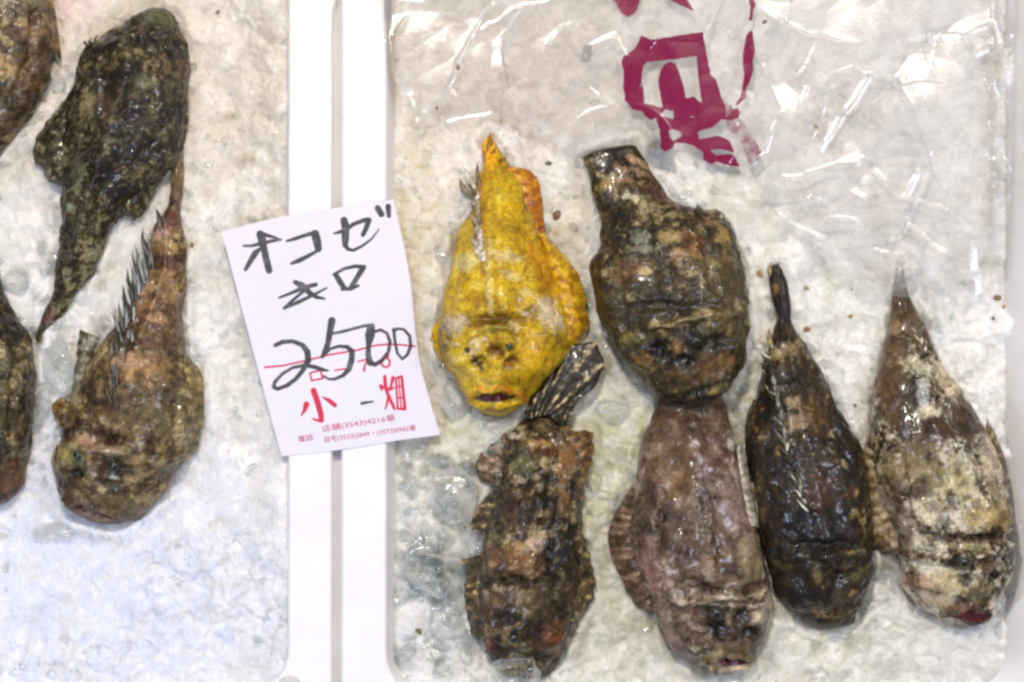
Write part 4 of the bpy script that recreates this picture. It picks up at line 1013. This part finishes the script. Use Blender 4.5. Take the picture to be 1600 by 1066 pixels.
small_text('自宅(3533)3849・(3573)0962番', (508, 690.5), (650, 671.5), 7.5)
small_text('電話', (467.5, 690.5), (490, 686.5), 8.0)

# ------------------------------------------------------------------ plastic bag film with magenta print
OUT = [(560,-240),(588,-60),(598,20),(606,90),(624,140),(652,206),(700,192),(765,180),(820,205),(880,232),(916,239),(958,228),(990,213),(1012,236),(1060,262),(1105,260),(1168,264),(1192,300),(1222,345),(1285,405),(1335,450),
       (1400,463),(1500,469),(1548,450),(1566,380),(1572,250),(1576,100),(1578,-240)]
st = 1.8
gx = np.arange(560, 1582, st); gy = np.arange(-240, 474, st)
X, Y = np.meshgrid(gx, gy)
creases = [([(1278,236),(1310,190),(1345,135),(1352,122)],3,7),([(1352,122),(1395,128),(1425,190),(1450,262),(1468,288)],3,7),([(1200,282),(1250,282),(1290,266),(1345,255)],4,6),([(1468,288),(1480,330),(1400,310),(1345,255)],4,5),
    ([(1262,312),(1280,345),(1335,348)],3,7),([(1262,312),(1300,330)],3,5),([(1245,180),(1262,140),(1330,112),(1350,125)],3,6),([(650,200),(700,140),(735,60),(770,10)],3,7),([(700,140),(712,165)],3,5),
    ([(700,196),(765,180)],3,5),([(735,60),(800,20),(880,0)],3,4),([(790,55),(822,15)],3,5),([(850,85),(868,58)],2.5,5),([(645,150),(652,200)],3,6),([(640,30),(618,60)],3,5),([(920,75),(960,60),(980,90)],3,5),
    ([(1170,80),(1200,150),(1215,180)],4,5),([(1215,180),(1195,240),(1170,262)],3,4),([(1150,200),(1180,270),(1200,330),(1222,345)],3,6),([(1500,60),(1545,40),(1555,70),(1520,90),(1500,60)],3,6),([(1535,130),(1552,170)],3,6),
    ([(1430,270),(1405,320)],3,6),([(990,215),(1030,240),(1060,262)],3,6),([(1215,340),(1290,380),(1330,440)],4,5),([(1330,300),(1420,360),(1500,420)],5,5),([(1470,300),(1510,400),(1520,460)],5,5),([(905,120),(960,180),(990,215)],4,4),
    ([(1190,20),(1260,60),(1340,70)],4,4),([(1040,262),(1075,280),(1086,330)],3,4),([(1373,395),(1395,400)],3,5)]
Z = 10+0.25*(4+0*X)
T2 = f2.T
for px, py, r, h in ((950,238,46,50),(985,232,44,52),(1000,250,34,46),(1412,430,12,14)):
    Z = np.maximum(Z, h*np.exp(-(((X-px)/r)**2+((Y-py)/r)**2))+6)
fold = fbm(X/120+0.6*fbm(X/150, Y/150, 0, 2, 15), Y/120, 0, 2, 77)
cwx = X+14*fbm(X/80, Y/80, 0, 2, 301); cwy = Y+14*fbm(X/80, Y/80, 0, 2, 302)
Z = Z+14*cells(cwx, cwy, 130, 17, 0.5, 0.25)+4.5*cells(cwx+0.4*cwy, cwy, 62, 12, 0.6, 0.3)+4
wob = 2.5*vnoise(X/24, Y/24, 0, 101); wob2 = 2.5*vnoise(X/24, Y/24, 0, 102)
for pts, w, amp in creases:
    d, t = seg_dist(X+wob, Y+wob2, pts)
    Z = Z+0.45*amp*np.exp(-d/(0.9*w))*np.sin(np.pi*np.clip(t, 0.06, 0.94))**0.5
onrim = sstep(616, 598, X)
Z = Z*(1-onrim)+np.maximum(Z, RIM+3+2*np.abs(fold)*3)*onrim
Z = Z+14*sstep(1540, 1580, X)
edge = poly_sdf(X, Y, OUT)
def z8(p): return [(x/3.807+940, y/3.807) for x, y in p]
PR = [z8(p) for p in (
    [(232,228),(290,255),(590,208),(612,330),(635,455),(670,490),(700,590),(725,640),(728,718),(650,702),(600,702),(595,620),(570,450),(562,338),(420,360),(270,375),(240,400),(228,480),(240,570),(245,628),(370,658),(330,700),(285,720),(255,700),(240,670),(180,655),(140,600),(130,520),(133,430),(120,385),(125,355),(200,300)],
    [(400,383),(430,395),(450,440),(480,540),(498,640),(502,690),(520,715),(430,722),(425,665),(365,655),(345,560),(335,490),(345,440),(375,395)],
    [(498,598),(540,588),(580,622),(604,640),(604,706),(498,690)],
    [(340,700),(430,724),(430,665),(500,660),(520,714),(600,705),(728,690),(700,720),(640,765),(555,790),(570,840),(640,832),(690,820),(750,850),(772,908),(700,890),(628,895),(670,940),(740,928),(775,935),(808,995),(750,988),(680,965),(640,978),(605,955),(598,910),(540,870),(490,852),(430,855),(400,895),(370,908),(348,890),(345,790),(322,720)],
    [(735,718),(775,665),(800,655),(812,680),(800,710),(750,722)],
    [(885,200),(890,270),(900,310),(888,360),(890,430),(870,490),(850,530),(845,590),(820,610),(795,632),(820,590),(832,540),(845,460),(835,380),(840,300),(860,220)],
    [(868,-60),(890,5),(902,45),(888,72),(882,132),(872,132),(880,60),(874,15)],
    [(40,-80),(65,0),(90,40),(115,85),(150,110),(185,95),(205,60),(218,20),(230,-80)],
    [(360,-40),(380,0),(460,40),(535,75),(510,35),(480,-10),(440,-70)])]
hole = z8([(395,785),(415,775),(470,800),(465,822),(415,845),(398,820)])
pj = X+0.8*vnoise(X/6, Y/6, 0, 5); qj = Y+0.8*vnoise(X/6, Y/6, 0, 6)
pr = np.full(X.shape, 99.0)
for p in PR: pr = np.minimum(pr, poly_sdf(pj, qj, p))
pr = pr-1.3
pr = np.maximum(pr, -poly_sdf(pj, qj, hole))
smear = poly_sdf(pj, qj, z8([(705,565),(740,600),(800,700),(850,760),(900,830),(945,920),(920,975),(870,985),(835,900),(810,840),(740,770),(715,640)]))
keep = edge < 2.5
idx = np.full(X.shape, -1); 
F = grid_faces(*X.shape)
kf = keep.ravel()[F].all(1); F = F[kf]
used = np.unique(F); remap = np.full(X.size, -1); remap[used] = np.arange(len(used)); F = remap[F]
V = W(np.stack([X, Y, Z], -1).reshape(-1, 3)[used])
m, nt, b = new_mat('plastic_film')
out = nt.nodes['Material Output']
tr = N(nt, 'ShaderNodeBsdfTransparent'); tr.inputs['Color'].default_value = (0.98, 0.98, 0.98, 1)
df = N(nt, 'ShaderNodeBsdfDiffuse'); df.inputs['Color'].default_value = (0.90, 0.85, 0.80, 1)
gl = N(nt, 'ShaderNodeBsdfGlossy'); gl.inputs['Roughness'].default_value = 0.10
nn = noise_n(nt, 55, 4); n2 = noise_n(nt, 300, 3)
gr = N(nt, 'ShaderNodeMapRange'); gr.inputs['From Min'].default_value = 0.35; gr.inputs['From Max'].default_value = 0.65; gr.inputs['To Min'].default_value = 0.11; gr.inputs['To Max'].default_value = 0.24; nt.links.new(nn, gr.inputs['Value']); nt.links.new(gr.outputs[0], gl.inputs['Roughness'])
bb = bump(nt, n2, 0.12, 0.0006); nt.links.new(bb, gl.inputs['Normal'])
hz = N(nt, 'ShaderNodeMapRange'); hz.inputs['From Min'].default_value = 0.3; hz.inputs['From Max'].default_value = 0.7; hz.inputs['To Min'].default_value = 0.20; hz.inputs['To Max'].default_value = 0.36
nt.links.new(nn, hz.inputs['Value'])
m1 = N(nt, 'ShaderNodeMixShader'); hm = N(nt, 'ShaderNodeMath', operation='MULTIPLY'); nt.links.new(hz.outputs[0], hm.inputs[0]); ha = N(nt, 'ShaderNodeMath', operation='MULTIPLY_ADD'); nt.links.new(attr(nt, 'inside'), ha.inputs[0]); ha.inputs[1].default_value = 0.7; ha.inputs[2].default_value = 0.3; nt.links.new(ha.outputs[0], hm.inputs[1]); nt.links.new(hm.outputs[0], m1.inputs[0]); nt.links.new(tr.outputs[0], m1.inputs[1]); nt.links.new(df.outputs[0], m1.inputs[2])
pd = N(nt, 'ShaderNodeBsdfDiffuse'); pd.inputs['Color'].default_value = (*lin((118, 0, 58)), 1)
pm = ramp(nt, attr(nt, 'print'), 0.44, 0.56, (0.97,0.97,0.97,1), (0,0,0,1))
sm = ramp(nt, attr(nt, 'smear'), 0.35, 0.60, (1,1,1,1), (0,0,0,1))
sn_ = N(nt, 'ShaderNodeMath', operation='MULTIPLY'); nt.links.new(sm, sn_.inputs[0]); nt.links.new(ramp(nt, noise_n(nt, 180, 4), 0.38, 0.62, (0.12,0.12,0.12,1), (0.7,0.7,0.7,1)), sn_.inputs[1])
mx = N(nt, 'ShaderNodeMath', operation='MAXIMUM'); nt.links.new(pm, mx.inputs[0]); nt.links.new(sn_.outputs[0], mx.inputs[1])
m2 = N(nt, 'ShaderNodeMixShader'); nt.links.new(mx.outputs[0], m2.inputs[0]); nt.links.new(m1.outputs[0], m2.inputs[1]); nt.links.new(pd.outputs[0], m2.inputs[2])
fr = N(nt, 'ShaderNodeFresnel'); fr.inputs['IOR'].default_value = 1.6; nt.links.new(bb, fr.inputs['Normal'])
m3 = N(nt, 'ShaderNodeMixShader'); nt.links.new(fr.outputs[0], m3.inputs[0]); nt.links.new(m2.outputs[0], m3.inputs[1]); nt.links.new(gl.outputs[0], m3.inputs[2])
nt.links.new(m3.outputs[0], out.inputs['Surface'])
bag = mesh_np('plastic_bag', V, F[:, ::-1], m, attrs={'inside': sstep(0, -45, edge+14*fbm(X/40, Y/40, 0, 3, 66)).ravel()[used], 'print': (0.5+pr/8).ravel()[used], 'smear': (0.5+smear/10).ravel()[used]})
tag(bag, 'crumpled clear plastic bag with magenta lettering, spread over the ice at the top right', 'plastic bag')

# ------------------------------------------------------------------ lumps of clear ice
def ico(sub):
    import bmesh
    bm = bmesh.new(); bmesh.ops.create_icosphere(bm, subdivisions=sub, radius=1.0)
    V = np.array([v.co[:] for v in bm.verts]); F = np.array([[v.index for v in f.verts] for f in bm.faces]); bm.free()
    return V, F
IV, IF = ico(5)
def lump(x, y, z, rx, ry, rz, rot, seed, label, sharp=0.5, mat='cube'):
    rs = np.random.RandomState(seed); V = IV.copy()
    # cut flat facets
    for _ in range(int(11+12*sharp)):
        n = rs.normal(size=3); n /= np.linalg.norm(n); d = rs.uniform(0.5, 0.85)
        t = V@n; V = V-np.where(t > d, (t-d)*1.0, 0)[:, None]*n
    V = V*(1+0.07*fbm(V[:,0]*1.5, V[:,1]*1.5, V[:,2]*1.5, 3, seed)+0.012*vnoise(V[:,0]*9, V[:,1]*9, V[:,2]*9, seed))[:, None]
    V = V*np.array([rx, ry, rz])*1.18; a = math.radians(rot); c, s = math.cos(a), math.sin(a)
    P = np.stack([x+V[:,0]*c-V[:,1]*s, y+V[:,0]*s+V[:,1]*c, z+V[:,2]], -1)
    o = mesh_np('ice_lump', W(P, z), IF[:, ::-1], M[mat])
    return tag(o, label, 'ice', 'lumps of clear ice among the fish')
lump(706, 766, 12, 42, 44, 22, 0, 3, 'round lump of clear ice left of the fanned dark fish', 0.2)
lump(752, 852, 34, 30, 19, 14, 18, 4, 'pointed wedge of clear ice on the side of the rusty humped fish', 0.9)
lump(690, 900, 8, 52, 46, 22, 20, 5, 'large flat lump of clear ice below the wedge of ice', 0.6)
lump(805, 1052, 44, 43, 30, 18, 0, 6, 'rounded lump of clear ice on the snout of the bottom dark fish', 0.4)
lump(94, 572, 18, 27, 48, 20, -8, 8, 'tall oval lump of clear ice between the two lower left fish', 0.3)
lump(60, 640, 12, 17, 34, 14, 15, 9, 'small grey lump of clear ice touching the fish cut by the left edge', 0.4)
lump(90, 832, 6, 36, 17, 12, 0, 10, 'flat sliver of clear ice below the snout of the brown and tan fish', 0.3)
lump(776, 700, 16, 20, 20, 14, 0, 12, 'small round lump of clear ice under the yellow fish, at the dark tail', 0.2)
lump(700, 975, 2, 36, 40, 18, 0, 13, 'dull lump of clear ice near the bottom, left of the dark snout', 0.5)
lump(660, 850, 2, 30, 34, 16, 0, 14, 'lump of clear ice against the inner wall of the right box', 0.5)
lump(20, 438, 6, 20, 24, 14, 0, 15, 'grey lump of clear ice at the left edge above the cut off dark fish', 0.3)
lump(712, 625, 6, 24, 30, 16, 0, 17, 'lump of clear ice beside the lower jaw of the yellow fish', 0.5)
lump(1395, 900, 4, 28, 34, 18, 0, 18, 'smooth lump of clear ice between the near-black fish and the pale fish', 0.2)
lump(960, 640, 2, 30, 20, 14, 0, 19, 'glinting lump of clear ice left of the large brown fish, below its jaw', 0.5)
lump(975, 772, 8, 12, 30, 12, 30, 20, 'thin clear sliver of ice at the fin of the pinkish brown fish', 0.5)

# loose chips, too many to count
rs = np.random.RandomState(5)
CV, CF = ico(1)
VV, FF = [], []
k = 0
def chips(n, x0, x1, y0, y1, s0, s1):
    global k
    for _ in range(n):
        x = rs.uniform(x0, x1); y = rs.uniform(y0, y1)
        if vnoise(x/90, y/90, 0, 33) < rs.uniform(-0.15, 0.55): continue
        if 1190 > x > 615 and y < 200: continue
        if x > 1190 and y < 440: continue
        s = s0+(s1-s0)*rs.rand()**2.5
        V = CV*(1+0.45*rs.uniform(-1, 1, (len(CV), 1)))*np.array([s, s*rs.uniform(0.5, 1), s*rs.uniform(0.25, 0.5)])
        a = rs.uniform(0, 6.28); c, sn = math.cos(a), math.sin(a)
        z = float(ice_z(np.array([x]), np.array([y]))[0]+(skirtL if x < 530 else skirtR)(np.array([x]), np.array([y]))[0])
        tl = rs.uniform(-0.5, 0.5, 2)
        P = np.stack([x+V[:,0]*c-V[:,1]*sn, y+V[:,0]*sn+V[:,1]*c, z+V[:,2]+V[:,0]*tl[0]+V[:,1]*tl[1]-s*0.16], -1)
        VV.append(P); FF.append(CF+k); k += len(CV)
chips(1300, -300, 446, -80, 1056, 2.5, 11)
chips(1500, 616, 1590, -80, 1074, 2.5, 11)
def near_chips(n, s0, s1):
    global k
    x = rs.uniform(-60, 1595, 60000); y = rs.uniform(60, 1066, 60000); d = body_dist(x, y)
    ok = np.where((d > 1) & (d < 17) & ((x < 440) | (x > 625)) & ~((x > 600) & (y < 240)) & ~((x > 1180) & (y < 460)))[0][:n]
    for q in ok:
        s = s0+(s1-s0)*rs.rand()**1.6
        V = CV*(1+0.45*rs.uniform(-1, 1, (len(CV), 1)))*np.array([s, s*rs.uniform(0.5, 1), s*rs.uniform(0.35, 0.6)])
        a = rs.uniform(0, 6.28); c, sn = math.cos(a), math.sin(a); tl = rs.uniform(-0.5, 0.5, 2)
        z = float(ice_z(x[q:q+1], y[q:q+1])[0])
        P = np.stack([x[q]+V[:,0]*c-V[:,1]*sn, y[q]+V[:,0]*sn+V[:,1]*c, z+V[:,2]+V[:,0]*tl[0]+V[:,1]*tl[1]], -1)
        VV.append(P); FF.append(CF+k); k += len(CV)
near_chips(420, 4, 14)
for _ in range(120):
    x = rs.uniform(622, 745); y = rs.uniform(690, 1060)
    if body_dist(np.array([x]), np.array([y]))[0] < 4: continue
    s = rs.uniform(7, 24); V = CV*(1+0.45*rs.uniform(-1, 1, (len(CV), 1)))*np.array([s, s*rs.uniform(0.5, 1), s*rs.uniform(0.3, 0.5)])
    a = rs.uniform(0, 6.28); c, sn = math.cos(a), math.sin(a); tl = rs.uniform(-0.5, 0.5, 2)
    P = np.stack([x+V[:,0]*c-V[:,1]*sn, y+V[:,0]*sn+V[:,1]*c, float(ice_z(np.array([x]), np.array([y]))[0])+V[:,2]+V[:,0]*tl[0]+V[:,1]*tl[1]], -1)
    VV.append(P); FF.append(CF+k); k += len(CV)
o = mesh_np('ice_chips', W(np.concatenate(VV)), np.concatenate(FF)[:, ::-1], M['chip'], smooth=False)
tag(o, 'small loose chips of clear ice scattered over both ice beds', 'ice', kind='stuff')

# ------------------------------------------------------------------ scraps on the ice and the film
def scrap(x, y, r, rgb, label, seed, asp=0.7, zoff=1.0, name='fish_scrap'):
    rs = np.random.RandomState(seed); V = IV[:, :]*1.0
    V = V*(1+0.35*fbm(V[:,0]*1.6, V[:,1]*1.6, V[:,2]*1.6, 2, seed))[:, None]*np.array([r, r*asp, r*0.3])
    a = rs.uniform(0, 3.1); c, s = math.cos(a), math.sin(a)
    i = int(np.argmin((X-x)**2+(Y-y)**2)) if (x > 600 and y < 470) else -1
    zz = float(Z.ravel()[i]) if i >= 0 and edge.ravel()[i] < 0 and zoff > 0 else float(ice_z(np.array([x]), np.array([y]))[0])
    P = np.stack([x+V[:,0]*c-V[:,1]*s, y+V[:,0]*s+V[:,1]*c, zz+V[:,2]+zoff], -1)
    key = 'scrap%d_%d_%d' % rgb
    if key not in M: M[key] = plain('scrap_flesh', rgb, 0.4, 0.3, 0.5)
    o = mesh_np(name, W(P), IF[:, ::-1], M[key])
    tag(o, label, 'scrap', 'scraps of fish and weed on the ice')
BRS = (112, 74, 26); OLS = (84, 80, 34)
for a in ((716,109,4,OLS,'dark speck on the plastic left of the magenta lettering',1),
          (684,172,2.6,OLS,'tiny dark speck on the plastic above the yellow fish, left of its tail',2),
          (870,336,7.5,BRS,'brown scrap on the ice between the yellow fish and the large brown fish',3),
          (857,255,5,OLS,'thin olive scrap just below the film between the two fish tails',4),
          (1188,428,6,(150,116,44),'tan scrap on the ice left of the upright tail tip',5),
          (1260,515,6,(140,84,26),'rust brown scrap on the ice right of the thin upright tail',6),
          (1260,450,4.5,(128,106,36),'olive yellow scrap right of the upright tail tip',7),
          (1331,494,4,(150,124,50),'small tan speck between the two right hand tails',8),
          (1558,465,6,(120,76,38),'brown scrap by the right wall of the box, above the pale fish',9),
          (1568,479,3.5,(146,116,60),'tan crumb just below the brown scrap by the right wall',10),
          (1552,498,3,OLS,'olive speck between the pale fish and the right wall',11),
          (652,986,7,(92,90,44),'dark olive scrap on the ice at the lower left of the right box',12),
          (339,18,4,(130,100,50),'brown speck on the ice near the top of the left box',13),
          (300,384,4,OLS,'olive speck on the ice left of the price card corner',14),
          (1192,38,3.5,OLS,'olive speck on the film right of the magenta lettering',15),
          (1272,200,3.5,(150,120,70),'tan crumb on the film right of the pink smear',16),
          (1336,634,3,OLS,'tiny speck on the ice left of the pale fish',17)):
    scrap(*a)
scrap(1316,148,7,(150,142,84),'faint olive scrap under the film right of the lettering',21,0.9,-1,'weed_scrap')
scrap(1362,257,8,(140,134,86),'faint flat olive scrap under the middle of the creased film',22,0.4,-1,'weed_scrap')
scrap(916,82,15,(74,88,62),'green leaf scrap under the film left of the magenta lettering',23,0.6,-1,'weed_scrap')
scrap(930,160,9,(120,128,96),'pale green scrap under the film above the large brown fish',24,0.6,-1,'weed_scrap')
print('VERTS', sum(len(o.data.vertices) for o in COL.objects if o.type == 'MESH'))
